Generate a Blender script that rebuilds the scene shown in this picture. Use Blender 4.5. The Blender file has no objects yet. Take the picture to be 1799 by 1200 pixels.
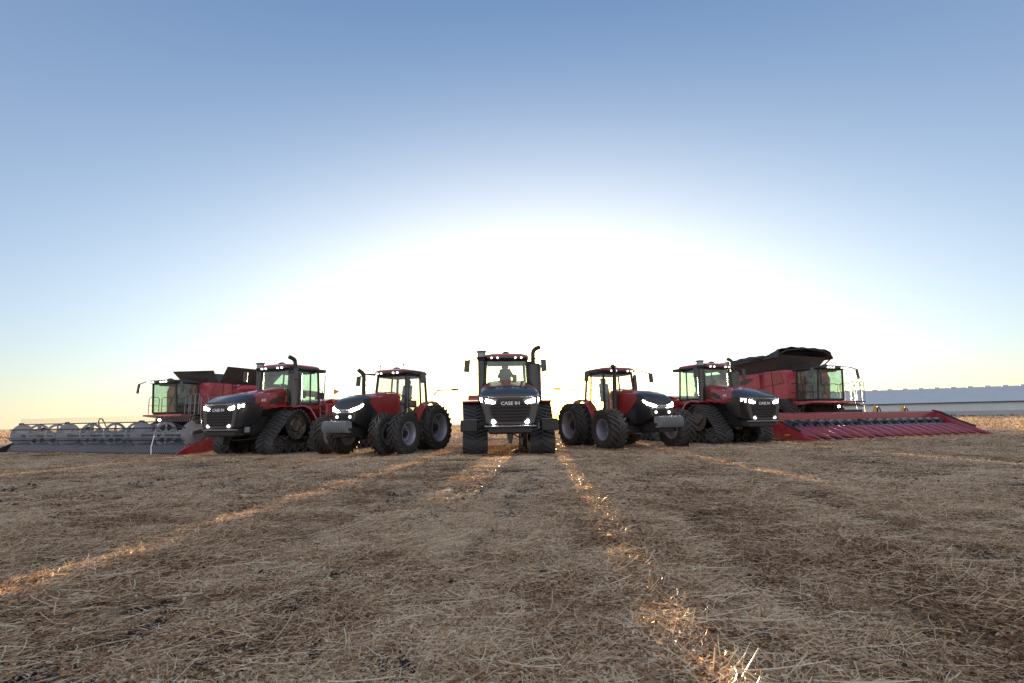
import bpy, math, random
import numpy as np
from mathutils import Vector, Matrix
R = math.radians
PI = math.pi
random.seed(7)
scene = bpy.context.scene
C = scene.collection

# ------------------------------------------------------------------ camera
CAM_H = 1.17
cam_d = bpy.data.cameras.new('camera')
cam = bpy.data.objects.new('camera', cam_d); C.objects.link(cam)
cam_d.sensor_width = 36; cam_d.lens = 20.0
cam_d.clip_start = 0.05; cam_d.clip_end = 9000
cam.location = (0, 0, CAM_H)
PITCH = R(7.95); ROLL = R(-0.92)
f_ = Vector((0, math.cos(PITCH), math.sin(PITCH)))
q = f_.to_track_quat('-Z', 'Y')
cam.rotation_mode = 'QUATERNION'
cam.rotation_quaternion = q @ Matrix.Rotation(ROLL, 4, 'Z').to_quaternion()
cam_d.dof.use_dof = True; cam_d.dof.focus_distance = 14.0; cam_d.dof.aperture_fstop = 5.0
scene.camera = cam

# ------------------------------------------------------------------ light
SUN_AZ, SUN_EL = R(2.6), R(2.5)
world = bpy.data.worlds.new('World'); scene.world = world
world.use_nodes = True
wn, wl = world.node_tree.nodes, world.node_tree.links
for n in list(wn): wn.remove(n)
def sky_world():
    N = wn.new; L = wl.new
    out = N('ShaderNodeOutputWorld'); bg = N('ShaderNodeBackground')
    sky = N('ShaderNodeTexSky'); sky.sky_type = 'NISHITA'; sky.sun_disc = False
    sky.sun_elevation = SUN_EL; sky.sun_rotation = SUN_AZ
    sky.altitude = 0; sky.air_density = 1.0; sky.dust_density = 0.7; sky.ozone_density = 2.2
    tc = N('ShaderNodeTexCoord')
    L(tc.outputs['Generated'], sky.inputs['Vector'])
    # forward-scattered glow of the low sun in dusty air: wide and flat, hugging the horizon
    sep = N('ShaderNodeSeparateXYZ'); L(tc.outputs['Generated'], sep.inputs[0])
    def m(op, a, b=None, c=None):
        n = N('ShaderNodeMath'); n.operation = op
        for k, v in enumerate((a, b, c)):
            if v is None: continue
            if isinstance(v, (int, float)): n.inputs[k].default_value = v
            else: L(v, n.inputs[k])
        return n.outputs[0]
    az = m('ARCTAN2', sep.outputs[0], sep.outputs[1])
    el = m('ARCSINE', sep.outputs[2])
    da = m('SUBTRACT', az, SUN_AZ)
    de = m('SUBTRACT', el, SUN_EL)
    def gauss(wa, we, p=1.0):
        a = m('DIVIDE', da, wa); e = m('DIVIDE', de, we)
        r2 = m('ADD', m('MULTIPLY', a, a), m('MULTIPLY', e, e))
        return m('EXPONENT', m('MULTIPLY', m('POWER', r2, p), -1.0))
    def scaled(col, fac):
        v = N('ShaderNodeVectorMath'); v.operation = 'SCALE'
        v.inputs[0].default_value = col; L(fac, v.inputs['Scale']); return v.outputs[0]
    def vadd(a, b):
        v = N('ShaderNodeVectorMath'); v.operation = 'ADD'; L(a, v.inputs[0]); L(b, v.inputs[1]); return v.outputs[0]
    col = sky.outputs[0]
    tint = N('ShaderNodeVectorMath'); tint.operation = 'MULTIPLY'
    tint.inputs[1].default_value = TINT; L(col, tint.inputs[0]); col = tint.outputs[0]
    for c, wa, we, p in GLOWS:
        col = vadd(col, scaled(c, gauss(wa, we, p)))
    # even scattered light of the clear air, paler towards the horizon all round
    band = m('EXPONENT', m('MULTIPLY', m('ABSOLUTE', el), -2.0))
    col = vadd(col, scaled((.05, .05, .05), band))
    one = N('ShaderNodeValue'); one.outputs[0].default_value = 1.0
    col = vadd(col, scaled((.17, .38, .70), one.outputs[0]))
    # fill light added to the unseen sky opposite the sun, rising with the angle
    dt = N('ShaderNodeVectorMath'); dt.operation = 'DOT_PRODUCT'; L(tc.outputs['Generated'], dt.inputs[0])
    dt.inputs[1].default_value = (math.sin(SUN_AZ)*math.cos(SUN_EL), math.cos(SUN_AZ)*math.cos(SUN_EL), math.sin(SUN_EL))
    half = m('MULTIPLY_ADD', dt.outputs['Value'], -.5, .5)
    col = vadd(col, scaled((4.3, 3.8, 3.2), m('POWER', half, 1.7)))
    low = m('EXPONENT', m('MULTIPLY', m('ABSOLUTE', el), -14.0))
    col = vadd(col, scaled((1.2, .58, .04), low))
    col = vadd(col, scaled((.5, .15, .1), m('EXPONENT', m('MULTIPLY', m('ABSOLUTE', el), -6.0))))
    # the air reddens what lies lowest round the sun
    ex = m('MULTIPLY', m('EXPONENT', m('MULTIPLY', m('ABSOLUTE', el), -18.0)), gauss(.13, 2.0))
    vm = N('ShaderNodeVectorMath'); vm.operation = 'SCALE'; vm.inputs[0].default_value = (-.05, -.30, -.93); L(ex, vm.inputs['Scale'])
    va = N('ShaderNodeVectorMath'); va.operation = 'ADD'; va.inputs[1].default_value = (1, 1, 1); L(vm.outputs[0], va.inputs[0])
    mu = N('ShaderNodeVectorMath'); mu.operation = 'MULTIPLY'; L(col, mu.inputs[0]); L(va.outputs[0], mu.inputs[1]); col = mu.outputs[0]
    L(col, bg.inputs['Color']); bg.inputs['Strength'].default_value = 0.05
    L(bg.outputs[0], out.inputs['Surface'])
TINT = (.135, .45, .82)
# colour, width in azimuth, width in elevation (radians), exponent
GLOWS = [((.2, .15, .1), 1.2, .2, 1.0), ((3.9, 3.85, 2.6), .74, .36, .85), ((2.4, 1.1, .4), .40, .30, 1.0), ((70, 40, 12), .12, .08, 1.0)]
sky_world()

sun_d = bpy.data.lights.new('sun', 'SUN'); sun_d.energy = 5.0; sun_d.angle = R(0.45)
sun_d.color = (1.0, 0.72, 0.43)
sun = bpy.data.objects.new('sun', sun_d); C.objects.link(sun)
sd = Vector((math.sin(SUN_AZ)*math.cos(SUN_EL), math.cos(SUN_AZ)*math.cos(SUN_EL), math.sin(SUN_EL)))
sun.rotation_mode = 'QUATERNION'; sun.rotation_quaternion = sd.to_track_quat('Z', 'Y')
sun.location = (30, 300, 60)
vs = scene.view_settings
vs.view_transform = 'Standard'; vs.look = 'None'; vs.gamma = 1; vs.use_curve_mapping = False
vs.exposure = 2.5
scene.cycles.max_bounces = 8; scene.cycles.transparent_max_bounces = 16
scene.cycles.sample_clamp_indirect = 6
scene.cycles.use_denoising = True

# ------------------------------------------------------------------ materials
def nm(name):
    m = bpy.data.materials.new(name); m.use_nodes = True
    nt = m.node_tree; b = nt.nodes['Principled BSDF']; return m, nt, b
def paint(name, col, rough=0.3, metal=0.0, coat=0.0, dust=0.25, dustcol=(0.30, 0.25, 0.20), var=0.12, bump=0.0, scale=6.0):
    m, nt, b = nm(name); N, L = nt.nodes.new, nt.links.new
    tc = N('ShaderNodeTexCoord')
    n1 = N('ShaderNodeTexNoise'); n1.inputs['Scale'].default_value = scale; n1.inputs['Detail'].default_value = 6
    L(tc.outputs['Object'], n1.inputs['Vector'])
    n2 = N('ShaderNodeTexNoise'); n2.inputs['Scale'].default_value = scale*9; n2.inputs['Detail'].default_value = 4
    L(tc.outputs['Object'], n2.inputs['Vector'])
    mr = N('ShaderNodeMapRange'); mr.inputs[1].default_value = .35; mr.inputs[2].default_value = .75
    mr.inputs[3].default_value = dust*0.25; mr.inputs[4].default_value = dust
    L(n1.outputs[0], mr.inputs[0])
    hv = N('ShaderNodeHueSaturation'); hv.inputs['Color'].default_value = (*col, 1)
    mv = N('ShaderNodeMapRange'); mv.inputs[3].default_value = 1-var; mv.inputs[4].default_value = 1+var
    L(n2.outputs[0], mv.inputs[0]); L(mv.outputs[0], hv.inputs['Value'])
    mx = N('ShaderNodeMix'); mx.data_type = 'RGBA'
    L(mr.outputs[0], mx.inputs[0]); L(hv.outputs[0], mx.inputs[6]); mx.inputs[7].default_value = (*dustcol, 1)
    L(mx.outputs[2], b.inputs['Base Color'])
    rr = N('ShaderNodeMapRange'); rr.inputs[3].default_value = max(rough-.05, .02); rr.inputs[4].default_value = min(1, rough+.22)
    L(n1.outputs[0], rr.inputs[0]); L(rr.outputs[0], b.inputs['Roughness'])
    b.inputs['Metallic'].default_value = metal
    b.inputs['Coat Weight'].default_value = coat; b.inputs['Coat Roughness'].default_value = .08
    if bump:
        bp = N('ShaderNodeBump'); bp.inputs['Strength'].default_value = bump; bp.inputs['Distance'].default_value = .01
        L(n2.outputs[0], bp.inputs['Height']); L(bp.outputs[0], b.inputs['Normal'])
    return m
def emit(name, col, s):
    m, nt, b = nm(name)
    b.inputs['Base Color'].default_value = (.8, .8, .8, 1)
    b.inputs['Emission Color'].default_value = (*col, 1); b.inputs['Emission Strength'].default_value = s
    return m
def glass(name, tint):
    m, nt, b = nm(name); N, L = nt.nodes.new, nt.links.new
    nt.nodes.remove(b); out = nt.nodes['Material Output']
    tr = N('ShaderNodeBsdfTransparent'); tr.inputs[0].default_value = (*tint, 1)
    gl = N('ShaderNodeBsdfGlossy'); gl.inputs['Roughness'].default_value = .04
    lf = N('ShaderNodeLayerWeight'); lf.inputs[0].default_value = .5
    pw = N('ShaderNodeMath'); pw.operation = 'POWER'; L(lf.outputs['Facing'], pw.inputs[0]); pw.inputs[1].default_value = 4.0
    lw = N('ShaderNodeMath'); lw.operation = 'MULTIPLY_ADD'; L(pw.outputs[0], lw.inputs[0]); lw.inputs[1].default_value = .7; lw.inputs[2].default_value = .05
    tc = N('ShaderNodeTexCoord'); nz = N('ShaderNodeTexNoise'); nz.inputs['Scale'].default_value = 3
    L(tc.outputs['Object'], nz.inputs['Vector'])
    df = N('ShaderNodeBsdfDiffuse'); df.inputs[0].default_value = (.45, .42, .36, 1)
    mr = N('ShaderNodeMapRange'); mr.inputs[1].default_value = .4; mr.inputs[2].default_value = .8
    mr.inputs[3].default_value = .03; mr.inputs[4].default_value = .14
    L(nz.outputs[0], mr.inputs[0])
    mx0 = N('ShaderNodeMixShader'); L(mr.outputs[0], mx0.inputs[0]); L(tr.outputs[0], mx0.inputs[1]); L(df.outputs[0], mx0.inputs[2])
    mx = N('ShaderNodeMixShader'); L(lw.outputs[0], mx.inputs[0]); L(mx0.outputs[0], mx.inputs[1]); L(gl.outputs[0], mx.inputs[2])
    L(mx.outputs[0], out.inputs['Surface'])
    return m
def soil():
    m, nt, b = nm('dark_soil'); N, L = nt.nodes.new, nt.links.new
    tc = N('ShaderNodeTexCoord'); nz = N('ShaderNodeTexNoise'); nz.inputs['Scale'].default_value = 40; nz.inputs['Detail'].default_value = 6; L(tc.outputs['Object'], nz.inputs['Vector'])
    rp_ = N('ShaderNodeValToRGB'); e = rp_.color_ramp.elements; e[0].position = .35; e[0].color = (.020, .018, .018, 1); e[1].position = .7; e[1].color = (.075, .066, .060, 1)
    L(nz.outputs[0], rp_.inputs[0]); L(rp_.outputs[0], b.inputs['Base Color']); b.inputs['Roughness'].default_value = .95
    bp = N('ShaderNodeBump'); bp.inputs['Distance'].default_value = .01; L(nz.outputs[0], bp.inputs['Height']); L(bp.outputs[0], b.inputs['Normal'])
    return m
M = dict(soil=soil(),
    red=paint('red_paint', (.25, .005, .009), .26, coat=.6, dust=.10),
    red_dust_sheen=paint('dust_and_sheen_red_paint', (.33, .015, .026), .34, coat=.35, dust=.36, dustcol=(.38, .16, .18)),  # pinkish dust tint also carries the sky's reflection on the red
    header_red=paint('header_red_plastic', (.22, .004, .020), .22, coat=.6, dust=.08),
    black=paint('satin_black_paint', (.008, .009, .012), .28, coat=.4, dust=.03),
    dark=paint('dark_frame_paint', (.011, .011, .012), .5, dust=.06),
    grey=paint('grey_metal', (.20, .22, .25), .42, metal=.3, dust=.25),
    weight=paint('grey_weight_paint', (.16, .18, .20), .45, dust=.25),
    silver=paint('silver_rim_paint', (.27, .29, .36), .38, metal=.35, dust=.25),
    chrome=paint('bright_trim', (.65, .67, .72), .22, metal=.8, dust=.05),
    rubber=paint('tyre_rubber', (.016, .016, .018), .72, dust=.30, dustcol=(.12, .10, .08), bump=.3, scale=4),
    trackr=paint('track_rubber', (.022, .024, .028), .62, dust=.30, dustcol=(.13, .12, .11), bump=.25, scale=4),
    tarp=paint('black_tarp', (.025, .026, .03), .5, dust=.2, dustcol=(.10, .10, .11)),
    tank=paint('dark_tank_panel', (.03, .028, .032), .55, dust=.15),
    seat=paint('seat_fabric', (.10, .12, .14), .85),
    seatpale=paint('pale_seat_cover', (.45, .38, .30), .85),
    seatblue=paint('blue_grey_fabric', (.16, .20, .26), .85),
    belt=paint('draper_canvas', (.045, .052, .062), .55, dust=.10),
    steel=paint('worn_steel', (.20, .22, .26), .4, metal=.6, dust=.2),
    galv=paint('pale_reel_plastic', (.30, .32, .36), .5, dust=.2),
    yellow=paint('yellow_plastic', (.55, .36, .06), .5),
    amber=paint('amber_reflector', (.6, .22, .03), .3),
    white=paint('white_decal', (.75, .75, .75), .4, dust=.05),
    skin=paint('skin', (.35, .20, .14), .6, dust=0), shirt=paint('dark_shirt', (.05, .055, .07), .85),
    cap=paint('cap_cloth', (.05, .05, .055), .9),
    glass=glass('cab_glass', (.955, .975, .962)),
    glassg=glass('green_cab_glass', (.86, .955, .90)),
    lamp=emit('lit_headlamp', (1, .97, .93), 14.0),
    lampdim=emit('lit_work_lamp', (1, .96, .90), .7),
)

# ------------------------------------------------------------------ mesh helpers
class MB:
    def __init__(s): s.v = []; s.f = []
    def add(s, vs, fs):
        o = len(s.v); s.v += [tuple(v) for v in vs]; s.f += [tuple(i+o for i in f) for f in fs]; return s
    def box(s, c, d, rot=None, tap=(1, 1), ch=0.0):
        """centre, size; tap scales x,y at the top; ch chamfers the four vertical edges and the top"""
        hx, hy, hz = d[0]/2, d[1]/2, d[2]/2
        m = Matrix.Identity(3)
        if rot is not None:
            from mathutils import Euler
            m = Euler(rot).to_matrix()
        if ch <= 0:
            vs = [Vector((x*(tap[0] if z > 0 else 1), y*(tap[1] if z > 0 else 1), z)) for z in (-hz, hz) for x, y in ((-hx, -hy), (hx, -hy), (hx, hy), (-hx, hy))]
            fs = [(3, 2, 1, 0), (4, 5, 6, 7), (0, 1, 5, 4), (1, 2, 6, 5), (2, 3, 7, 6), (3, 0, 4, 7)]
        else:
            ch = min(ch, hx*.9, hy*.9, hz*.9)
            def ring(z, ins, t):
                X, Y = hx-ins, hy-ins; k = ch if ins == 0 else ch*.4
                P = [(-X+k, -Y), (X-k, -Y), (X, -Y+k), (X, Y-k), (X-k, Y), (-X+k, Y), (-X, Y-k), (-X, -Y+k)]
                return [Vector((a*t[0], b*t[1], z)) for a, b in P]
            rs = [ring(-hz, ch, (1, 1)), ring(-hz+ch, 0, (1, 1)), ring(hz-ch, 0, tap), ring(hz, ch, tap)]
            vs = [p for r in rs for p in r]; fs = [tuple(range(7, -1, -1)), tuple(range(24, 32))]
            for k in range(3):
                for i in range(8):
                    j = (i+1) % 8; fs.append((k*8+i, k*8+j, (k+1)*8+j, (k+1)*8+i))
        c = Vector(c)
        return s.add([m @ v + c for v in vs], fs)
    def cyl(s, p0, p1, r0, r1=None, n=16, cap=True):
        r1 = r0 if r1 is None else r1
        p0, p1 = Vector(p0), Vector(p1); d = (p1-p0).normalized()
        a = d.orthogonal().normalized(); b = d.cross(a)
        vs = []
        for p, r in ((p0, r0), (p1, r1)):
            vs += [p + a*(r*math.cos(2*PI*i/n)) + b*(r*math.sin(2*PI*i/n)) for i in range(n)]
        fs = [(i, (i+1) % n, n+(i+1) % n, n+i) for i in range(n)]
        if cap: fs += [tuple(range(n-1, -1, -1)), tuple(range(n, 2*n))]
        return s.add(vs, fs)
    def tube(s, pts, r, n=8):
        pts = [Vector(p) for p in pts]; rr = r if isinstance(r, (list, tuple)) else [r]*len(pts)
        prev = None; rings = []
        for i, p in enumerate(pts):
            d = (pts[min(i+1, len(pts)-1)] - pts[max(i-1, 0)]).normalized()
            if prev is None: a = d.orthogonal().normalized()
            else: a = (prev - d*prev.dot(d)).normalized()
            prev = a; b = d.cross(a)
            rings.append([p + a*(rr[i]*math.cos(2*PI*k/n)) + b*(rr[i]*math.sin(2*PI*k/n)) for k in range(n)])
        vs = [v for rg in rings for v in rg]; fs = []
        for i in range(len(pts)-1):
            for k in range(n):
                fs.append((i*n+k, i*n+(k+1) % n, (i+1)*n+(k+1) % n, (i+1)*n+k))
        fs += [tuple(range(n-1, -1, -1)), tuple(range((len(pts)-1)*n, len(pts)*n))]
        return s.add(vs, fs)
    def loft(s, secs, closed=True, caps=True):
        n = len(secs[0]); vs = [v for x in secs for v in x]; fs = []
        for i in range(len(secs)-1):
            for k in range(n if closed else n-1):
                fs.append((i*n+k, i*n+(k+1) % n, (i+1)*n+(k+1) % n, (i+1)*n+k))
        if caps: fs += [tuple(range(n-1, -1, -1)), tuple(range((len(secs)-1)*n, len(secs)*n))]
        return s.add(vs, fs)
    def prism(s, poly, axis, a, b):
        """poly of 2-D points extruded along axis from a to b; axis 'x': poly is (y,z), 'y': (x,z), 'z': (x,y)"""
        def P(p, t): return (t, p[0], p[1]) if axis == 'x' else ((p[0], t, p[1]) if axis == 'y' else (p[0], p[1], t))
        return s.loft([[P(p, a) for p in poly], [P(p, b) for p in poly]])
    def lathe(s, prof, n=32, c=(0, 0, 0), axis='x'):
        """profile of (axial, radius)"""
        vs = []; k = len(prof)
        for i in range(n):
            t = 2*PI*i/n
            for a, r in prof:
                p = (a, r*math.cos(t), r*math.sin(t)) if axis == 'x' else (r*math.cos(t), r*math.sin(t), a)
                vs.append((p[0]+c[0], p[1]+c[1], p[2]+c[2]))
        fs = []
        for i in range(n):
            j = (i+1) % n
            for q_ in range(k-1): fs.append((i*k+q_, i*k+q_+1, j*k+q_+1, j*k+q_))
        return s.add(vs, fs)
    def mesh(s, name, mat, smooth=True, ang=35):
        me = bpy.data.meshes.new(name); me.from_pydata(s.v, [], s.f); me.update()
        import bmesh
        bm = bmesh.new(); bm.from_mesh(me); bmesh.ops.recalc_face_normals(bm, faces=bm.faces); bm.to_mesh(me); bm.free()
        if mat: me.materials.append(mat)
        if smooth:
            me.polygons.foreach_set('use_smooth', [True]*len(me.polygons))
            me.set_sharp_from_angle(angle=R(ang))
        return me
    def build(s, name, mat, parent=None, smooth=True, ang=35, loc=None, label=None, kind=None):
        o = bpy.data.objects.new(name, s.mesh(name, mat, smooth, ang)); C.objects.link(o)
        if parent: o.parent = parent
        if loc: o.location = loc
        if label: o['label'] = label
        if kind: o['kind'] = kind
        return o
def thing(name, label, cat, loc=(0, 0, 0), rz=0, group=None):
    o = bpy.data.objects.new(name, None); C.objects.link(o)
    o.location = loc; o.rotation_euler = (0, 0, rz); o.empty_display_size = .3
    o['label'] = label; o['category'] = cat
    if group: o['group'] = group
    return o
def copy_tree(o, parent, loc=None, rot=None, scale=None):
    c = o.copy(); C.objects.link(c); c.parent = parent
    if loc is not None: c.location = loc
    if rot is not None: c.rotation_euler = rot
    if scale is not None: c.scale = scale
    for ch in o.children: copy_tree(ch, c)
    return c
def text(body, size, loc, rot, mat, parent, name='badge', depth=.004, bold=True, squash=1.0):
    cu = bpy.data.curves.new('t', 'FONT'); cu.body = body; cu.size = size; cu.align_x = 'CENTER'; cu.align_y = 'CENTER'
    cu.extrude = depth; cu.offset = size*.02 if bold else 0; cu.resolution_u = 3
    ob = bpy.data.objects.new('t', cu); C.objects.link(ob)
    bpy.context.view_layer.update()
    me = bpy.data.meshes.new_from_object(ob.evaluated_get(bpy.context.evaluated_depsgraph_get()))
    bpy.data.objects.remove(ob); me.materials.clear(); me.materials.append(mat)
    o = bpy.data.objects.new(name, me); C.objects.link(o); o.parent = parent; o.location = loc; o.rotation_euler = rot
    o.scale = (squash, 1, 1)
    return o
def arc(c, r, a0, a1, n, plane='yz', x=0):
    out = []
    for i in range(n+1):
        t = a0+(a1-a0)*i/n
        p = (c[0]+r*math.cos(t), c[1]+r*math.sin(t))
        out.append((x, p[0], p[1]) if plane == 'yz' else p)
    return out

# ------------------------------------------------------------------ wheels and tracks
_protos = {}
def hide_proto(o): pass
def tyre_mesh(Rt, w, rim_r, nl):
    mb = MB(); h = .055; rb = Rt-h
    hw = w/2
    prof = [(-hw*.78, rim_r), (-hw*.97, rim_r+(rb-rim_r)*.35), (-hw, rim_r+(rb-rim_r)*.62), (-hw*.93, rb-.05), (-hw*.75, rb-.012), (0, rb),
            (hw*.75, rb-.012), (hw*.93, rb-.05), (hw, rim_r+(rb-rim_r)*.62), (hw*.97, rim_r+(rb-rim_r)*.35), (hw*.78, rim_r)]
    mb.lathe(prof, 48)
    da = 2*PI/nl; lw = da*.22
    for sgn in (-1, 1):
        for i in range(nl):
            a0 = da*(i+(.5 if sgn > 0 else 0)); secs = []
            T = [(-.06, 0, 0, 0), (.35, .30, 0, 0), (.72, .52, .006, 0), (.99, .66, .028, 0), (1.02, .72, .10, .03)]
            for t, sl, drop, dd in T:
                x = sgn*t*hw; a = a0+sl*da*1.9
                ro, ri = Rt-drop, rb-drop-.02
                secs.append([(x, ro*math.cos(a-lw*.8), ro*math.sin(a-lw*.8)), (x, ro*math.cos(a+lw*.8), ro*math.sin(a+lw*.8)),
                             (x*.985, ri*math.cos(a+lw*1.25), ri*math.sin(a+lw*1.25)), (x*.985, ri*math.cos(a-lw*1.25), ri*math.sin(a-lw*1.25))])
            mb.loft(secs)
    return mb
def wheel(key, parent, loc, Rt, w, rim_r, flip=False, nl=22, rimmat='silver', deep=True, spin=0.0):
    """wheel disc as the part; tyre, rim and hub under it. Outer side is +x unless flipped"""
    if key not in _protos:
        disc_x = -w*.10 if deep else w*.12
        d = MB()
        d.lathe([(disc_x-.02, .001), (disc_x-.02, rim_r*.55), (disc_x+.02, rim_r*.70), (disc_x-.03, rim_r*.93), (disc_x-.05, rim_r*.93), (disc_x-.05, .001)], 32)
        rm = MB(); hw = w/2
        rm.lathe([(-hw*.80, rim_r+.012), (-hw*.84, rim_r+.012), (-hw*.84, rim_r-.02), (-hw*.7, rim_r-.045), (-hw*.2, rim_r-.07), (hw*.2, rim_r-.07), (hw*.7, rim_r-.045), (hw*.84, rim_r-.02), (hw*.84, rim_r+.012), (hw*.80, rim_r+.012)], 40)
        hb = MB(); hb.cyl((disc_x-.02, 0, 0), (disc_x+.12, 0, 0), rim_r*.30, rim_r*.24, 20)
        for i in range(10):
            t = 2*PI*i/10; hb.cyl((disc_x, rim_r*.42*math.cos(t), rim_r*.42*math.sin(t)), (disc_x+.045, rim_r*.42*math.cos(t), rim_r*.42*math.sin(t)), .02, n=6)
        _protos[key] = (d.mesh('wheel', M[rimmat]), tyre_mesh(Rt, w, rim_r, nl).mesh('tyre', M['rubber'], ang=28), rm.mesh('rim', M[rimmat]), hb.mesh('hub', M['dark']))
    md, mt, mr, mh = _protos[key]
    def ob(n, me, p):
        o = bpy.data.objects.new(n, me); C.objects.link(o); o.parent = p; return o
    wo = ob('wheel', md, parent); wo.location = loc
    wo.rotation_euler = (spin, 0, PI if flip else 0)
    ob('tyre', mt, wo); ob('rim', mr, wo); ob('hub', mh, wo)
    return wo

def hull_path(circs, step=.03):
    """counter-clockwise outer path round circles (y,z,r) -> list of (p, normal)"""
    n = len(circs); norms = []
    for i in range(n):
        a, b = circs[i], circs[(i+1) % n]
        d = Vector((b[0]-a[0], b[1]-a[1])); D = d.length; u = d/D; v = Vector((u.y, -u.x))
        cphi = (a[2]-b[2])/D; sphi = math.sqrt(1-cphi*cphi)
        norms.append(u*cphi+v*sphi)
    pts = []
    for i in range(n):
        c = circs[i]; n0 = norms[i-1]; n1 = norms[i]
        a0 = math.atan2(n0.y, n0.x); a1 = math.atan2(n1.y, n1.x)
        while a1 < a0: a1 += 2*PI
        k = max(2, int((a1-a0)*c[2]/step))
        for j in range(k+1):
            t = a0+(a1-a0)*j/k; nv = Vector((math.cos(t), math.sin(t)))
            pts.append((Vector((c[0], c[1]))+nv*c[2], nv))
        nc = circs[(i+1) % n]; p0 = Vector((c[0], c[1]))+n1*c[2]; p1 = Vector((nc[0], nc[1]))+n1*nc[2]
        k = max(2, int((p1-p0).length/step))
        for j in range(1, k): pts.append((p0.lerp(p1, j/k), n1))
    return pts
def track_parts(W=.88):
    if 'track' in _protos: return _protos['track']
    circs = [(-.93, .40, .34), (.93, .40, .34), (0, 1.14, .58)]
    path = hull_path(circs)
    # resample by arc length
    P = [p for p, _ in path]; Nn = [n for _, n in path]
    cum = [0]
    for i in range(1, len(P)+1): cum.append(cum[-1]+(P[i % len(P)]-P[i-1]).length)
    Ltot = cum[-1]
    import bisect
    def at(s):
        s %= Ltot; i = min(max(bisect.bisect_right(cum, s)-1, 0), len(P)-1); j = (i+1) % len(P)
        L = cum[i+1]-cum[i]; t = (s-cum[i])/L if L > 0 else 0
        return P[i].lerp(P[j], t), Nn[i].lerp(Nn[j], t).normalized()
    belt = MB(); n = 120; vs = []; fs = []
    for i in range(n):
        p, nv = at(Ltot*i/n)
        for x, off in ((-W/2, 0), (W/2, 0), (W/2, .035), (-W/2, .035)):
            qv = p+nv*off; vs.append((x, qv.x, qv.y))
    for i in range(n):
        j = (i+1) % n
        for k in range(4): fs.append((i*4+k, i*4+(k+1) % 4, j*4+(k+1) % 4, j*4+k))
    belt.add(vs, fs)
    nl = 40; ds = Ltot/nl
    for sgn in (-1, 1):
        for i in range(nl):
            s0 = ds*(i+(.5 if sgn > 0 else 0)); secs = []
            for t, sl in ((-.04, 0), (.4, .45), (.75, .8), (1.0, .95)):
                x = sgn*t*W/2; a, na = at(s0+sl*ds-ds*.22); b, nb = at(s0+sl*ds+ds*.22)
                hh = .09
                A1, B1, B0, A0 = a+na*hh, b+nb*hh, b+nb*.03, a+na*.03
                secs.append([(x, A1.x, A1.y), (x, B1.x, B1.y), (x, B0.x, B0.y), (x, A0.x, A0.y)])
            belt.loft(secs)
    w2 = W/2
    fr = MB()
    fr.prism([(-1.0, .36), (1.0, .36), (.75, .58), (.25, .80), (.16, 1.0), (-.16, 1.0), (-.25, .80), (-.75, .58)], 'x', -.10, .10)
    fr.box((.0, 0, .34), (.5, 1.5, .12)); fr.cyl((-.42, 0, 1.14), (.1, 0, 1.14), .2, n=20)
    for yy in (-.55, .55):
        fr.cyl((w2-.22, yy, .62), (w2-.12, yy, .62), .06, n=10); fr.tube([(w2-.18, yy*1.2, .45), (w2-.18, yy*.5, .75), (w2-.18, yy*.35, .95)], .035, 6)
    spr = MB(); spr.lathe([(-w2+.12, .30), (-w2+.12, .56), (-w2+.16, .56), (-w2+.2, .34), (w2-.2, .34), (w2-.16, .56), (w2-.1, .56), (w2-.1, .47), (w2-.13, .44), (w2-.13, .30), (w2-.08, .24), (w2-.08, .001)], 36)
    for i in range(12):
        t = 2*PI*i/12; spr.cyl((w2-.09, .37*math.cos(t), .37*math.sin(t)), (w2-.045, .37*math.cos(t), .37*math.sin(t)), .028, n=6)
        spr.box((w2-.12, .50*math.cos(t+.2), .50*math.sin(t+.2)), (.06, .03, .14), rot=(t+.2, 0, 0))
    idl = MB(); idl.lathe([(-w2+.05, .12), (-w2+.05, .335), (-.12, .335), (-.12, .2), (.12, .2), (.12, .335), (w2-.04, .335), (w2-.04, .27), (w2-.09, .25), (w2-.10, .16), (w2-.05, .13), (w2-.05, .001)], 32)
    bol = MB()
    for i in range(10):
        t = 2*PI*i/10; bol.cyl((w2-.10, .205*math.cos(t), .205*math.sin(t)), (w2-.055, .205*math.cos(t), .205*math.sin(t)), .024, n=6)
    rol = MB(); rol.lathe([(-w2+.05, .05), (-w2+.05, .185), (-.12, .185), (-.12, .1), (.12, .1), (.12, .185), (w2-.06, .185), (w2-.03, .17), (w2-.03, .13), (w2-.09, .11), (w2-.09, .001)], 28)
    _protos['track'] = (fr.mesh('track_unit', M['dark']), belt.mesh('track_belt', M['trackr'], ang=30), spr.mesh('drive_sprocket', M['black']),
                        idl.mesh('idler_wheel', M['black']), rol.mesh('track_roller', M['dark']), bol.mesh('wheel_bolts', M['steel']))
    return _protos['track']
def track_unit(parent, loc, flip=False):
    fr, belt, spr, idl, rol, bol = track_parts()
    def ob(n, me, p, l=(0, 0, 0)):
        o = bpy.data.objects.new(n, me); C.objects.link(o); o.parent = p; o.location = l; return o
    t = ob('track_unit', fr, parent, loc); t.rotation_euler = (0, 0, PI if flip else 0)
    ob('track_belt', belt, t); ob('drive_sprocket', spr, t, (0, 0, 1.14))
    for y in (-.93, .93): ob('idler_wheel', idl, t, (0, y, .40)); ob('wheel_bolts', bol, t, (0, y, .40))
    for y in (-.44, 0, .44): ob('track_roller', rol, t, (0, y, .245))
    return t

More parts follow.
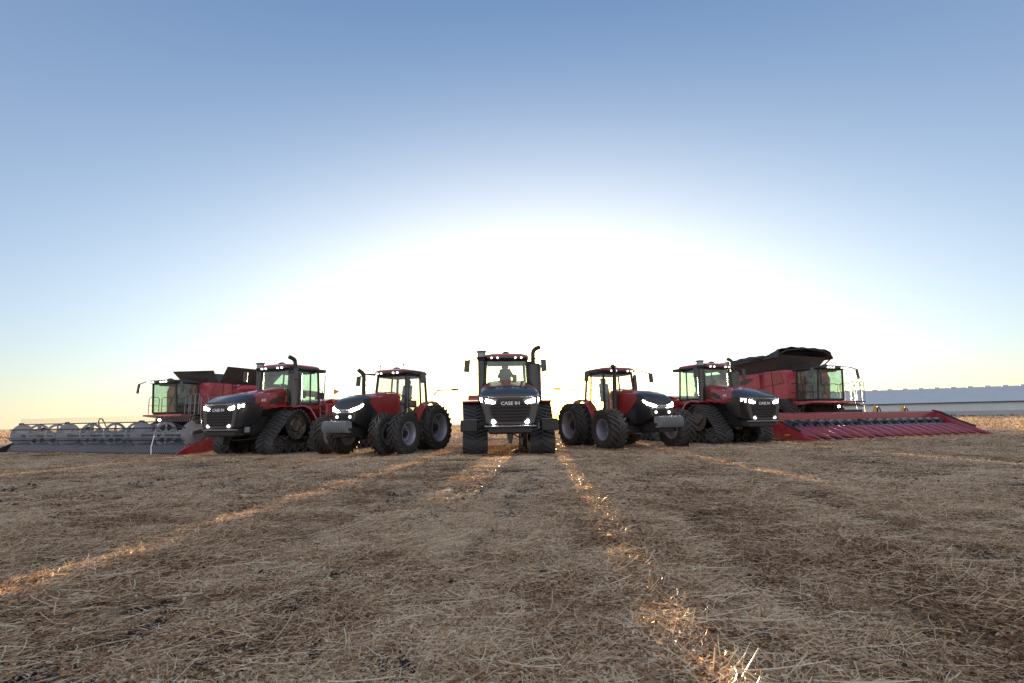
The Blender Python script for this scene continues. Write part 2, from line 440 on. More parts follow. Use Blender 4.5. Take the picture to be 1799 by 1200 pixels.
# ------------------------------------------------------------------ cab
def seat(parent, x, y, z, mat='seat', head=None):
    s = MB(); s.box((x, y, z+.10), (.5, .5, .16), ch=.04)
    s.box((x, y+.24, z+.48), (.48, .14, .70), rot=(-.14, 0, 0), ch=.05)
    s.box((x-.31, y+.02, z+.28), (.07, .36, .06), ch=.02); s.box((x+.31, y+.02, z+.28), (.07, .36, .06), ch=.02)
    s.cyl((x, y, z-.35), (x, y, z+.02), .16, n=12)
    o = s.build('operator_seat', M[mat], parent)
    h = MB(); h.box((x, y+.31, z+.94), (.30, .12, .24), rot=(-.14, 0, 0), ch=.05)
    h.build('headrest', M[head or mat], o)
def cab(root, hw, y0, y1, z0, z1, rake=.12, topn=.06, roofmat='red', gl='glass', overhang=.22, nlights=6, seatmat='seat', head=None, lit=4, thick=.26, pillar=.05, sidesplit=True):
    """hw half width at floor, glass from z0 to z1; front at y0 (leaning back by rake at the top)"""
    tw = hw-topn
    def corner(sx, fr, t):
        y = (y0+rake*t) if fr else (y1-.05*t)
        return Vector((sx*(hw+(tw-hw)*t), y, z0+(z1-z0)*t))
    fr = MB()
    for sx in (-1, 1):
        for f in (0, 1): fr.tube([corner(sx, f, 0), corner(sx, f, .5), corner(sx, f, 1)], pillar, 6)
        if sidesplit: fr.tube([(sx*hw, y1-(y1-y0)*.30, z0), (sx*tw, y1-(y1-y0)*.28, z1)], pillar*.7, 6)
    for t in (0, 1):
        for sx in (-1, 1): fr.tube([corner(sx, 1, t), corner(sx, 0, t)], pillar*.9, 6)
        for f in (0, 1): fr.tube([corner(-1, f, t), corner(1, f, t)], pillar*.9, 6)
    fr.box((0, (y0+y1)/2, z0-.04), (hw*2-.02, (y1-y0)-.04, .08))
    fr.build('cab_frame', M['dark'], root)
    def pane(name, a, b, c, d, off=.0):
        n = (b-a).cross(c-a).normalized()*.006
        mb = MB(); mb.loft([[a-n, b-n, c-n, d-n], [a+n, b+n, c+n, d+n]]); return mb.build(name, M[gl], root, smooth=False)
    pane('windscreen', corner(-1, 1, .03), corner(1, 1, .03), corner(1, 1, .97), corner(-1, 1, .97))
    for sx in (-1, 1): pane('side_window', corner(sx, 1, .03), corner(sx, 0, .03), corner(sx, 0, .97), corner(sx, 1, .97))
    pane('rear_window', corner(-1, 0, .03), corner(1, 0, .03), corner(1, 0, .97), corner(-1, 0, .97))
    # roof
    ra = MB(); ya, yb = y0+rake-overhang, y1+.10
    def rsec(z, ins, insy): 
        X = tw+.10-ins; k = .14
        ys, ye = ya+insy, yb-insy
        return [(-X+k, ys, z), (0, ys-.05, z), (X-k, ys, z), (X, ys+k*1.6, z), (X, ye-k, z), (X-k, ye, z), (0, ye+.02, z), (-X+k, ye, z), (-X, ye-k, z), (-X, ys+k*1.6, z)]
    ra.loft([rsec(z1+thick*.45, .01, .01), rsec(z1+thick*.78, .05, .06), rsec(z1+thick, .20, .24)])
    roof = ra.build('cab_roof', M[roofmat], root)
    tr = MB(); tr.loft([rsec(z1-.01, .07, .06), rsec(z1+thick*.2, 0, 0), rsec(z1+thick*.45, .0, .0)]); tr.build('roof_rim', M['black'], roof)
    for i in range(nlights):
        g = (i+.5)/nlights; x = (g-.5)*2*(tw-.10)
        if nlights > 3 and abs(g-.5) < .12: continue
        l = MB(); l.cyl((x, ya-.07, z1+thick*.24), (x, ya+.0, z1+thick*.24), .036, n=12)
        l.build('roof_light', M['lampdim'] if i in lit_set(nlights, lit) else M['chrome'], roof)
    be = MB(); be.lathe([(0, .17), (.05, .17), (.10, .13), (.13, .05), (.135, .001)], 16, c=(0, y0+rake+.30, z1+thick-.02), axis='z')
    be.build('satellite_dome', M['black'], roof)
    # interior
    seat(root, 0, y0+(y1-y0)*.62, z0+.40, seatmat, head)
    st = MB(); sx, sy, sz = 0, y0+(y1-y0)*.33, z0+.80
    st.tube([(0, sy-.25, z0+.05), (0, sy-.04, sz-.04)], .05, 8)
    ringp = [(sx+.19*math.cos(t), sy+.19*math.sin(t)*.85, sz+.19*math.sin(t)*-.35) for t in [2*PI*i/20 for i in range(21)]]
    st.tube(ringp, .016, 6); st.tube([(-.19, sy, sz), (.19, sy, sz)], .014, 5)
    st.build('steering_wheel', M['dark'], root)
    da = MB(); da.box((.34, y0+(y1-y0)*.35, z0+.82), (.20, .05, .26), rot=(-.25, 0, .2), ch=.02)
    da.box((.42, y0+(y1-y0)*.60, z0+.42), (.16, .6, .3), ch=.03); da.build('armrest_console', M['dark'], root)
    hl = MB(); hl.box((0, (y0+y1)/2, z1-.05), (tw*2-.12, (y1-y0)-.35, .09)); hl.build('headliner', M['seat'], root)
def lit_set(n, k): return set(list(range(k//2)) + list(range(n-k//2, n)))
def mirror(root, base, out, size=(.20, .05, .42), tilt=0.0, rz=0.0):
    mb = MB(); mb.tube([base, ((base[0]+out[0])*.5, (base[1]+out[1])*.5, max(base[2], out[2])+.03), (out[0], out[1], out[2]+size[2]*.45)], .022, 6)
    o = mb.build('mirror_arm', M['dark'], root)
    m2 = MB(); m2.box(out, size, rot=(0, tilt, rz), ch=.02); m2.build('mirror', M['black'], o)

# ------------------------------------------------------------------ tracked articulated tractor
def hoodsec(y, pts): return [(x, y, z) for x, z in pts] + [(-x, y, z) for x, z in reversed(pts)]
def tracked_tractor(label, loc, rz, exh_ang, number=None, driver=False, side_boxes=True, group='tracked articulated tractors in the line-up'):
    t = thing('tracked_tractor', label, 'tractor', loc, rz, group)
    for sx in (-1, 1):
        for y in (0, 3.95): track_unit(t, (sx*1.19, y, 0), flip=sx < 0)
    # chassis
    ch = MB(); ch.box((0, -.2, 1.15), (.95, 4.0, .75), ch=.05); ch.box((0, -2.1, .95), (1.5, .5, .42), ch=.06)
    ch.box((0, 0, .95), (1.6, .42, .40)); ch.box((0, 3.95, .95), (1.6, .42, .40))
    ch.box((0, 3.9, 1.05), (.9, 3.2, .5), ch=.05); ch.cyl((0, 2.1, .7), (0, 2.1, 1.6), .25, n=16)
    ch.prism([(-.12, .75), (.12, .75), (.04, .42), (-.04, .42)], 'y', -2.25, -2.0)
    ch.tube([(.1, -2.1, .74), (.3, -2.05, .62), (.55, -1.9, .60), (.6, -1.0, .66)], .025, 6)
    ch.build('chassis', M['dark'], t)
    # nose: grille housing
    no = MB()
    no.loft([hoodsec(-2.42, [(.66, 1.06), (.80, 1.12), (.92, 1.68), (.90, 1.95)]),
             hoodsec(-2.30, [(.74, 1.02), (.88, 1.08), (1.0, 1.68), (.99, 1.98)]),
             hoodsec(-1.75, [(.74, 1.06), (.90, 1.18), (1.0, 1.68), (1.0, 2.02)]),
             hoodsec(-1.25, [(.70, 1.30), (.86, 1.36), (.97, 1.72), (.98, 2.02)])])
    no.build('nose_housing', M['black'], t)
    gr = MB(); gr.prism([(-.60, 1.14), (.60, 1.14), (.70, 1.63), (.52, 1.89), (-.52, 1.89), (-.70, 1.63)], 'y', -2.44, -2.425)
    gr.build('grille_backing', M['dark'], t)
    for i in range(6):
        z = 1.19+i*.105; hwid = .58+.018*i
        g = MB(); g.box((0, -2.455, z), (hwid*2, .03, .035), rot=(.35, 0, 0)); g.build('grille_slat', M['black'], t)
    tr = MB(); tr.tube([(-1.0, -2.12, 2.01), (-.96, -2.38, 1.995), (-.5, -2.47, 1.965), (.5, -2.47, 1.965), (.96, -2.38, 1.995), (1.0, -2.12, 2.01)], .022, 6)
    tr.build('nose_trim', M['grey'], t)
    b2 = MB(); b2.box((0, -2.36, 1.00), (1.75, .2, .05), ch=.015); b2.build('bumper_step', M['grey'], t)
    text('CASE IH', .155, (0, -2.475, 1.75), (PI/2, 0, 0), M['white'], t, 'maker_badge', squash=1.15)
    # black sloping nose top
    nt_ = MB()
    nt_.loft([hoodsec(-2.40, [(.90, 1.995), (.88, 2.03), (.74, 2.06), (.0001, 2.08)]),
              hoodsec(-2.15, [(.99, 2.01), (.98, 2.10), (.84, 2.19), (.0001, 2.22)]),
              hoodsec(-1.85, [(.99, 2.03), (.97, 2.19), (.82, 2.31), (.0001, 2.34)]),
              hoodsec(-1.62, [(.98, 2.03), (.955, 2.25), (.80, 2.36), (.0001, 2.40)])])
    nt_.build('nose_cover', M['black'], t)
    # red hood
    ho = MB()
    ho.loft([hoodsec(-1.618, [(.975, 1.80), (.985, 2.03), (.96, 2.26), (.805, 2.37), (.0001, 2.41)]),
             hoodsec(-.9, [(.94, 1.80), (.96, 2.10), (.92, 2.40), (.73, 2.51), (.0001, 2.55)]),
             hoodsec(-.3, [(.86, 1.95), (.88, 2.18), (.86, 2.50), (.66, 2.62), (.0001, 2.66)]),
             hoodsec(.06, [(.80, 2.05), (.82, 2.22), (.82, 2.56), (.64, 2.68), (.0001, 2.72)])])
    ho.build('hood', M['red'], t)
    for sx in (-1, 1):
        v = MB(); pl = [(-1.0, 1.96), (-.82, 2.16), (-.28, 2.34), (-.12, 2.26), (-.62, 2.03)]
        v.prism(pl, 'x', sx*.875, sx*.965); v.build('hood_vent', M['black'], t)
        v = MB(); v.prism([(-1.75, 1.72), (-1.30, 1.92), (-.60, 1.84), (-.05, 1.98), (-.05, 2.03), (-.62, 1.91), (-1.32, 2.0)], 'x', sx*.90, sx*.985)
        v.build('hood_side_trim', M['red'], t)
        if number: text(number, .15, (sx*.985, -1.22, 2.14), (PI/2, 0, sx*PI/2), M['white'], t, 'model_number')
        # lamps
        h = MB(); h.loft([[(sx*.55, -2.45, 1.83), (sx*.60, -2.45, 1.77), (sx*.55, -2.44, 1.73), (sx*.50, -2.45, 1.79)],
                          [(sx*.80, -2.455, 1.91), (sx*.80, -2.455, 1.79), (sx*.80, -2.44, 1.79), (sx*.80, -2.44, 1.91)],
                          [(sx*.97, -2.36, 1.94), (sx*.97, -2.36, 1.82), (sx*.97, -2.34, 1.82), (sx*.97, -2.34, 1.94)],
                          [(sx*1.01, -2.15, 1.96), (sx*1.01, -2.15, 1.88), (sx*1.0, -2.15, 1.88), (sx*1.0, -2.15, 1.96)]])
        hb = MB(); hb.loft([[(sx*.42, -2.445, 1.90), (sx*.50, -2.445, 1.71), (sx*.50, -2.40, 1.71), (sx*.42, -2.40, 1.90)],
                            [(sx*.84, -2.44, 1.95), (sx*.84, -2.44, 1.73), (sx*.84, -2.35, 1.73), (sx*.84, -2.35, 1.95)],
                            [(sx*1.0, -2.32, 1.97), (sx*1.0, -2.32, 1.79), (sx*.95, -2.3, 1.79), (sx*.95, -2.3, 1.97)]])
        hbo = hb.build('headlight_housing', M['grey'], t)
        h.build('headlight', M['lamp'], hbo)
        w = MB(); w.cyl((sx*.56, -2.46, 1.15), (sx*.56, -2.40, 1.15), .065, n=14)
        wo = w.build('lower_lamp', M['lamp' if side_boxes else 'lampdim'], t)
        w = MB(); w.lathe([(-.02, .07), (-.05, .09), (0, .09)], 14); 
        # side boxes beside the nose
        if side_boxes:
            s2 = MB(); s2.box((sx*1.39, -1.62, 1.02), (.60, .30, .40), ch=.03); s2.tube([(sx*.8, -1.6, 1.05), (sx*1.2, -1.6, 1.05)], .06, 8)
            so = s2.build('front_step_box', M['dark'], t)
            for i in range(9):
                s3 = MB(); s3.box((sx*(1.13+i*.065), -1.62, 1.235), (.035, .30, .03)); s3.build('tread_cleat', M['steel'], so)
        # front fender over the track, falling behind it
        fe = MB(); ring = []
        prof = [(-.35, 1.92), (.25, 1.98), (.62, 1.86), (.86, 1.60), (1.12, 1.22), (1.34, .85), (1.42, .60)]
        for y, z in prof: ring.append([(sx*.74, y, z), (sx*1.68, y, z), (sx*1.70, y-.05, z-.07), (sx*1.68, y-.01, z-.04), (sx*.74, y-.01, z-.03)])
        fe.loft(ring); fe.build('fender', M['red'], t)
        fe = MB(); ring = []
        for y, z in prof: ring.append([(sx*.74, 3.95+y, z), (sx*1.66, 3.95+y, z), (sx*1.68, 3.95+y-.05, z-.07), (sx*1.66, 3.95+y-.01, z-.04), (sx*.74, 3.95+y-.01, z-.03)])
        fe.loft(ring); fe.build('fender', M['red'], t)
    # platform under cab, rear body
    pf = MB(); pf.box((0, 1.05, 1.92), (1.75, 2.1, .22), ch=.03); pf.box((0, .05, 2.02), (1.5, .1, .4)); pf.build('cab_platform', M['red'], t)
    cm = MB(); cm.box((0, 1.0, 1.65), (1.2, 1.9, .32)); cm.build('cab_mount', M['dark'], t)
    rb = MB(); rb.prism([(2.55, 1.30), (2.55, 2.22), (2.9, 2.32), (4.9, 2.28), (5.5, 2.05), (5.5, 1.30)], 'x', -.74, .74); rb.build('rear_body', M['red'], t)
    for sx in (-1, 1):
        ft = MB(); ft.box((sx*1.16, 3.7, 2.12), (.78, 1.8, .34), ch=.06); ft.build('fuel_tank', M['red'], t)
        ft = MB(); ft.box((sx*.95, 2.35, 1.6), (.5, .5, .95), ch=.05); ft.build('tank_guard', M['red'], t)
    # ladder
    la = MB()
    for x in (1.25, 1.62): la.tube([(x, 1.66, .45), (x-.1, 1.75, 1.9)], .025, 6)
    lo = la.build('ladder', M['red'], t)
    for i in range(4):
        s = MB(); s.box((1.40-.02*i, 1.67+.02*i, .52+.40*i), (.40, .18, .035)); s.build('ladder_step', M['steel'], lo)
    hr = MB(); hr.tube([(1.02, 2.1, 1.9), (1.02, 2.15, 3.3), (.95, 2.1, 3.35)], .02, 6); hr.tube([(1.3, 1.7, 1.95), (1.3, 1.7, 2.6), (1.15, 1.7, 2.7)], .018, 6)
    hr.build('grab_rail', M['dark'], t)
    cab(t, .84, .16, 2.0, 2.05, 3.50, nlights=6, lit=4, gl='glassg')
    # rear lamp arms
    ra = MB(); ra.tube([(-.9, 2.05, 3.52), (.9, 2.05, 3.52)], .03, 6); ra.box((.95, 1.9, 3.52), (.3, .5, .14), ch=.03); ra.box((-.95, 1.9, 3.52), (.3, .5, .14), ch=.03); ra.build('rear_lamp_arm', M['dark'], t)
    # air intake with cap on the tractor's right
    ai = MB(); ai.cyl((-.95, .30, 1.95), (-.95, .30, 3.46), .145, n=20); ai.cyl((-.95, .30, 3.46), (-.95, .30, 3.55), .145, .17, n=20)
    ao = ai.build('air_intake', M['black'], t)
    pc = MB(); pc.lathe([(3.55, .001), (3.55, .17), (3.62, .20), (3.63, .17)], 20, c=(-.95, .30, 0), axis='z'); pc.lathe([(3.80, .17), (3.81, .22), (3.85, .215), (3.87, .15), (3.872, .001)], 20, c=(-.95, .30, 0), axis='z')
    pc.build('intake_cap', M['black'], ao)
    pg = MB(); pg.cyl((-.95, .30, 3.62), (-.95, .30, 3.81), .165, n=20); pg.build('precleaner_bowl', M['galv'], ao)
    # exhaust
    ex = MB(); ex.cyl((1.07, .32, 1.95), (1.07, .32, 3.30), .275, n=28); ex.cyl((1.07, .32, 3.30), (1.07, .32, 3.36), .275, .19, n=28)
    eo = ex.build('exhaust_canister', M['black'], t)
    dx, dy = math.sin(exh_ang), -math.cos(exh_ang)
    pts = [(1.04, .32, 3.30), (1.04, .32, 3.74)]
    for k in range(1, 7):
        a = k/6*R(68); rr = .22
        pts.append((1.04+dx*rr*(1-math.cos(a)), .32+dy*rr*(1-math.cos(a)), 3.74+rr*math.sin(a)))
    l = Vector(pts[-1])+Vector((dx*math.cos(R(22)), dy*math.cos(R(22)), math.sin(R(22))))*.17; pts.append(tuple(l))
    ep = MB(); ep.tube(pts, .088, 12); ep.build('exhaust_pipe', M['dark'], eo)
    mirror(t, (-.78, .2, 3.50), (-1.50, .0, 3.25), size=(.22, .06, .46), tilt=.08)
    mirror(t, (.78, .2, 3.50), (1.42, .0, 3.25), size=(.22, .06, .46), tilt=-.08)
    ds = MB(); ds.loft([[(1.15, 2.6, 2.75), (1.45, 2.6, 2.62), (1.15, 2.6, 2.5)], [(1.15, 2.62, 2.75), (1.45, 2.62, 2.62), (1.15, 2.62, 2.5)]]); ds.tube([(1.15, 2.61, 2.1), (1.15, 2.61, 2.72)], .015, 5)
    ds.build('reflector_triangle', M['amber'], t)
    pl = MB(); pl.box((.98, -1.95, 1.0), (.02, .22, .2)); pl.build('side_plate', M['silver'], t)
    return t

# ------------------------------------------------------------------ row crop tractor
def row_crop_tractor(label, loc, rz, front, rear, fw=.46, number=None, head=None, seatmat='seat', group='wheeled tractors beside the middle one'):
    t = thing('row_crop_tractor', label, 'tractor', loc, rz, group)
    FR, RR = .78, .95
    key = 'f%.2f' % fw
    for sx in (-1, 1):
        for i, x in enumerate(front):
            wheel(key, t, (sx*x, 0, FR), FR, fw, .42 if fw < .6 else .40, flip=sx < 0, nl=20, spin=.3*i+.1*sx)
        for i, x in enumerate(rear):
            wheel('rear', t, (sx*x, 3.15, RR), RR, .54, .58, flip=sx < 0, nl=22, spin=.2*i)
    ch = MB(); ch.box((0, .3, .95), (.6, 3.2, .5), ch=.05); ch.box((0, 0, .78), (front[-1]*2-.2, .22, .24), ch=.03)
    ch.box((0, 2.7, 1.05), (.9, 1.5, .7), ch=.05); ch.cyl((-rear[-1], 3.15, RR), (rear[-1], 3.15, RR), .12, n=12); ch.box((0, -.95, .88), (.66, .9, .40), ch=.04)
    ch.cyl((-front[-1], 0, FR), (front[-1], 0, FR), .09, n=12)
    ch.build('chassis', M['dark'], t)
    for sx in (-1, 1):
        tk = MB(); tk.box((sx*.62, 1.75, .95), (.42, 1.1, .55), ch=.08); tk.build('fuel_tank', M['black'], t)
    # nose
    no = MB()
    no.loft([hoodsec(-1.16, [(.36, 1.22), (.46, 1.26), (.53, 1.52), (.52, 1.66)]),
             hoodsec(-1.04, [(.44, 1.14), (.54, 1.18), (.60, 1.52), (.59, 1.76)]),
             hoodsec(-.55, [(.44, 1.00), (.54, 1.05), (.60, 1.52), (.60, 1.95)]),
             hoodsec(-.05, [(.42, .90), (.52, .95), (.58, 1.52), (.595, 1.90)])])
    no.build('nose_housing', M['black'], t)
    nc = MB()
    nc.loft([hoodsec(-1.17, [(.50, 1.60), (.50, 1.68), (.30, 1.73), (.0001, 1.74)]),
             hoodsec(-1.00, [(.60, 1.70), (.585, 1.90), (.42, 1.98), (.0001, 2.0)]),
             hoodsec(-.80, [(.60, 1.80), (.59, 2.03), (.45, 2.10), (.0001, 2.12)]),
             hoodsec(-.42, [(.60, 1.86), (.60, 2.10), (.46, 2.19), (.0001, 2.21)])])
    nc.build('nose_cover', M['black'], t)
    ho = MB()
    ho.loft([hoodsec(-.418, [(.603, 1.88), (.603, 2.11), (.465, 2.20), (.0001, 2.22)]),
             hoodsec(.15, [(.60, 1.40), (.60, 2.16), (.47, 2.26), (.0001, 2.285)]),
             hoodsec(.8, [(.60, 1.36), (.60, 2.18), (.45, 2.31), (.0001, 2.34)]),
             hoodsec(1.42, [(.58, 1.50), (.60, 2.22), (.46, 2.35), (.0001, 2.38)])])
    ho.build('hood', M['red'], t)
    hs = MB(); hs.loft([hoodsec(-.40, [(.22, 2.19), (.20, 2.235), (.0001, 2.245)]), hoodsec(.9, [(.33, 2.30), (.30, 2.375), (.0001, 2.39)])]); hs.build('hood_bulge', M['red'], t)
    gr = MB(); gr.prism([(-.36, 1.26), (.36, 1.26), (.42, 1.50), (-.42, 1.50)], 'y', -1.175, -1.16); gr.build('grille_backing', M['dark'], t)
    for i in range(4):
        g = MB(); g.box((0, -1.19, 1.29+i*.06), (.74, .02, .022), rot=(.3, 0, 0)); g.build('grille_slat', M['black'], t)
    tr = MB(); tr.tube([(-.52, -1.10, 1.60), (-.30, -1.20, 1.565), (.30, -1.20, 1.565), (.52, -1.10, 1.60)], .02, 6); tr.build('nose_trim', M['chrome'], t)
    text('CASE IH', .085, (0, -1.195, 1.645), (PI/2, 0, 0), M['white'], t, 'maker_badge', squash=1.15)
    for sx in (-1, 1):
        h = MB(); h.loft([[(sx*.24, -1.19, 1.66), (sx*.28, -1.19, 1.61), (sx*.28, -1.17, 1.61), (sx*.24, -1.17, 1.66)],
                          [(sx*.46, -1.19, 1.71), (sx*.48, -1.195, 1.62), (sx*.46, -1.13, 1.61), (sx*.44, -1.13, 1.74)],
                          [(sx*.605, -1.07, 1.78), (sx*.615, -1.09, 1.70), (sx*.57, -1.0, 1.68), (sx*.56, -1.0, 1.79)],
                          [(sx*.635, -.86, 1.87), (sx*.635, -.88, 1.81), (sx*.60, -.86, 1.79), (sx*.60, -.86, 1.84)]])
        h.build('headlight', M['lamp'], t)
        w = MB(); w.cyl((sx*.30, -1.21, 1.41), (sx*.30, -1.17, 1.41), .05, n=12); w.build('lower_lamp', M['lampdim'], t)
        # lower side black panel behind the nose and front mudguard
        p = MB(); p.prism([(-.30, 1.0), (.30, 1.25), (.95, 1.30), (1.40, 1.15), (1.40, 1.50), (.2, 1.46), (-.30, 1.62)], 'x', sx*.5, sx*.59); p.build('engine_side_panel', M['dark'], t)
        # rear fender
        fe = MB(); ring = []
        for k in range(9):
            a = R(200-k*21); y = 3.05+math.cos(a)*-1.0*-1.16; z = RR+math.sin(a)*1.16 if k else RR+.05
            y = 3.15+math.cos(a)*1.10; z = RR+math.sin(a)*1.12
            ring.append([(sx*.70, y, z), (sx*1.05, y, z), (sx*1.07, y*.985+3.15*.015, z-.06), (sx*.70, y, z-.03)])
        fe.loft(ring); fe.build('fender', M['red'], t)
        bar = MB(); bar.tube([(sx*.95, 3.3, 2.32), (sx*1.15, 3.34, 2.52), (sx*2.05, 3.36, 2.52)], .032, 6)
        bo = bar.build('marker_arm', M['dark'], t); lb = MB(); lb.box((sx*2.0, 3.36, 2.52), (.30, .05, .10)); lb.build('marker_lamp', M['amber'], bo)
    # suitcase weights
    wb = MB(); wb.box((0, -1.42, .96), (1.06, .22, .14), ch=.02); wb.box((0, -1.2, .92), (.5, .5, .22)); wo = wb.build('weight_bracket', M['dark'], t)
    for i in range(15):
        x = -.504+i*.072
        w = MB(); w.prism([(-1.66, .86), (-1.72, .95), (-1.72, 1.12), (-1.66, 1.25), (-1.50, 1.27), (-1.34, 1.22), (-1.34, .95), (-1.42, .84)], 'x', x-.019, x+.019)
        w.build('suitcase_weight', M['weight'], wo)
    cab(t, .80, 1.50, 3.05, 1.52, 3.12, rake=.16, topn=.10, nlights=6, lit=4, gl='glass', thick=.24, pillar=.055, seatmat=seatmat, head=head, overhang=.30)
    # heavy front post with work lamps on the left side of the machine
    po = MB(); po.box((.84, 1.55, 2.4), (.15, .12, 1.3), rot=(-.08, 0, 0), ch=.03); po.build('front_post', M['black'], t)
    # exhaust on the machine's right
    ex = MB(); ex.cyl((-.74, .80, 1.6), (-.74, .80, 2.30), .12, .12, n=16); ex.tube([(-.74, .80, 2.28), (-.74, .80, 2.98), (-.74, .78, 3.10), (-.80, .73, 3.20), (-.92, .63, 3.32)], [.085, .085, .09, .085, .075], 12)
    ex.build('exhaust_pipe', M['dark'], t)
    ar = MB(); ar.tube([(-.8, 1.6, 3.15), (-1.25, 1.35, 3.2)], .03, 6); ar.build('lamp_arm', M['dark'], t)
    for sx in (-1, 1):
        an = MB(); an.tube([(sx*.58, 1.62, 3.3), (sx*.58, 1.62, 3.54)], .014, 5); an.cyl((sx*.58, 1.62, 3.50), (sx*.58, 1.62, 3.55), .035, n=8); an.build('aerial', M['dark'], t)
        mirror(t, (sx*.70, 1.62, 3.18), (sx*1.62, 1.50, 2.92), size=(.22, .06, .40), tilt=-.1*sx)
    ld = MB(); 
    for x in (.98, 1.28): ld.tube([(x, 2.0, .45), (x-.15, 2.05, 1.5)], .022, 6)
    lo = ld.build('ladder', M['dark'], t)
    for i in range(3):
        s = MB(); s.box((1.12-.04*i, 2.02, .55+.32*i), (.32, .2, .03)); s.build('ladder_step', M['steel'], lo)
    return t

# ------------------------------------------------------------------ combine harvester
def combine(label, loc, rz, scale=1.0, tarp=False, rail=True, feed=-3.0, group='combine harvesters at the ends of the line-up'):
    t = thing('combine_harvester', label, 'combine harvester', loc, rz, group); t.scale = (scale,)*3
    for sx in (-1, 1):
        wheel('cf', t, (sx*1.55, 0, .98), .98, .72, .50, flip=sx < 0, nl=22, rimmat='dark', spin=.2)
        wheel('cr', t, (sx*1.45, 4.2, .72), .72, .5, .36, flip=sx < 0, nl=20, rimmat='dark')
    ch = MB(); ch.box((0, 0, 1.0), (2.6, .4, .4)); ch.box((0, 4.2, .8), (2.4, .25, .25)); ch.box((0, 2.2, 1.35), (1.6, 5.6, .7), ch=.08); ch.build('chassis', M['dark'], t)
    fh = MB(); fh.loft([[(-.62, feed, .35), (.62, feed, .35), (.62, feed, 1.0), (-.62, feed, 1.0)], [(-.55, -.2, 1.1), (.55, -.2, 1.1), (.55, -.2, 1.85), (-.55, -.2, 1.85)]])
    fh.build('feeder_house', M['dark'], t)
    # body sides: shaped red panels
    bd = MB(); bd.loft([[(x, .25, z) for x, z in ((-1.45, 1.75), (1.45, 1.75), (1.50, 2.6), (1.42, 3.38), (-1.42, 3.38), (-1.50, 2.6))],
                        [(x, 3.4, z) for x, z in ((-1.50, 1.55), (1.50, 1.55), (1.56, 2.5), (1.46, 3.36), (-1.46, 3.36), (-1.56, 2.5))],
                        [(x, 6.2, z) for x, z in ((-1.40, 1.5), (1.40, 1.5), (1.46, 2.3), (1.36, 2.95), (-1.36, 2.95), (-1.46, 2.3))],
                        [(x, 6.9, z) for x, z in ((-1.2, 1.7), (1.2, 1.7), (1.25, 2.2), (1.15, 2.6), (-1.15, 2.6), (-1.25, 2.2))]])
    bd.build('body', M['red_dust_sheen'], t)
    for sx in (-1, 1):
        cp = MB(); cp.prism([(-.38, 1.95), (-.2, 1.75), (1.15, 1.72), (1.0, 3.40), (-.30, 3.40), (-.45, 3.0)], 'x', sx*.96, sx*1.56); cp.build('corner_panel', M['red_dust_sheen'], t)
        sp = MB(); sp.prism([(1.25, 2.55), (4.6, 2.35), (6.0, 2.5), (5.8, 2.95), (1.3, 3.32)], 'x', sx*1.50, sx*1.62); so = sp.build('side_panel', M['red_dust_sheen'], t)
        sp = MB(); sp.prism([(1.6, 3.10), (2.3, 3.14), (2.9, 2.86), (2.3, 2.78)], 'x', sx*1.60, sx*1.632); sp.build('side_vent', M['black'], so)
        sp = MB(); sp.prism([(1.25, 2.28), (4.7, 2.08), (6.3, 2.2), (6.2, 2.42), (4.6, 2.26), (1.25, 2.46)], 'x', sx*1.50, sx*1.585); sp.build('side_stripe', M['dark'], t)
        sp = MB(); sp.prism([(1.25, 1.50), (5.0, 1.25), (5.6, 1.5), (5.5, 2.0), (1.25, 2.22)], 'x', sx*1.48, sx*1.60); sp.build('lower_side_panel', M['red_dust_sheen'], t)
    for sx in (-1, 1):
        for y0_, z0_, y1_, z1_ in ((-.30, 2.75, 1.05, 2.62), (.42, 1.74, .50, 3.38), (1.13, 1.6, 1.02, 3.38), (3.2, 2.5, 3.25, 3.1), (4.5, 2.45, 4.5, 2.95)):
            sm = MB(); sm.tube([(sx*1.565, y0_, z0_), (sx*1.575, y1_, z1_)] if y0_ < 1.1 else [(sx*1.625, y0_, z0_), (sx*1.625, y1_, z1_)], .014, 4); sm.build('panel_seam', M['dark'], t)
        ac = MB(); ac.prism([(-.25, 2.85), (.0, 3.33), (.36, 3.33), (.30, 2.95), (.12, 2.70)], 'x', sx*1.55, sx*1.585); ac.build('corner_accent', M['red'], t)  # bright red accent on the corner panel, no lamp in it
    # unloading auger folded back along the left side
    ua = MB(); ua.tube([(1.35, 1.35, 3.0), (1.62, 1.55, 3.20), (1.72, 2.2, 3.22), (1.80, 7.4, 3.05)], .19, 16)
    uo = ua.build('unloading_auger', M['red_dust_sheen'], t)
    us = MB(); us.box((1.82, 7.5, 2.95), (.42, .5, .45), ch=.06); us.build('auger_spout', M['dark'], uo)
    en = MB(); en.box((0, 5.0, 3.35), (2.3, 2.0, .5), ch=.1); en.build('engine_deck', M['dark'], t)
    # cab platform and cab
    pf = MB(); pf.prism([(-1.75, 1.78), (.25, 1.78), (.25, 1.60), (-.9, 1.60), (-1.75, 1.70)], 'x', -1.45, 1.45); pf.build('cab_platform', M['red_dust_sheen'], t)
    cab(t, .90, -1.60, -.42, 1.86, 3.36, rake=-.10, topn=.04, roofmat='dark', gl='glassg', overhang=.38, nlights=8, lit=6, thick=.16, pillar=.05, sidesplit=False)
    lf = MB(); lf.cyl((.1, -1.95, 1.50), (.1, -1.88, 1.50), .045, n=12); lo_ = lf.build('platform_lamp', M['lamp'], t); lk = MB(); lk.tube([(.1, -1.87, 1.5), (.1, -1.6, 1.68)], .03, 6); lk.build('lamp_bracket', M['dark'], lo_)
    mirror(t, (-.9, -1.75, 3.44), (-1.62, -1.95, 3.12), size=(.20, .06, .5), tilt=.2)
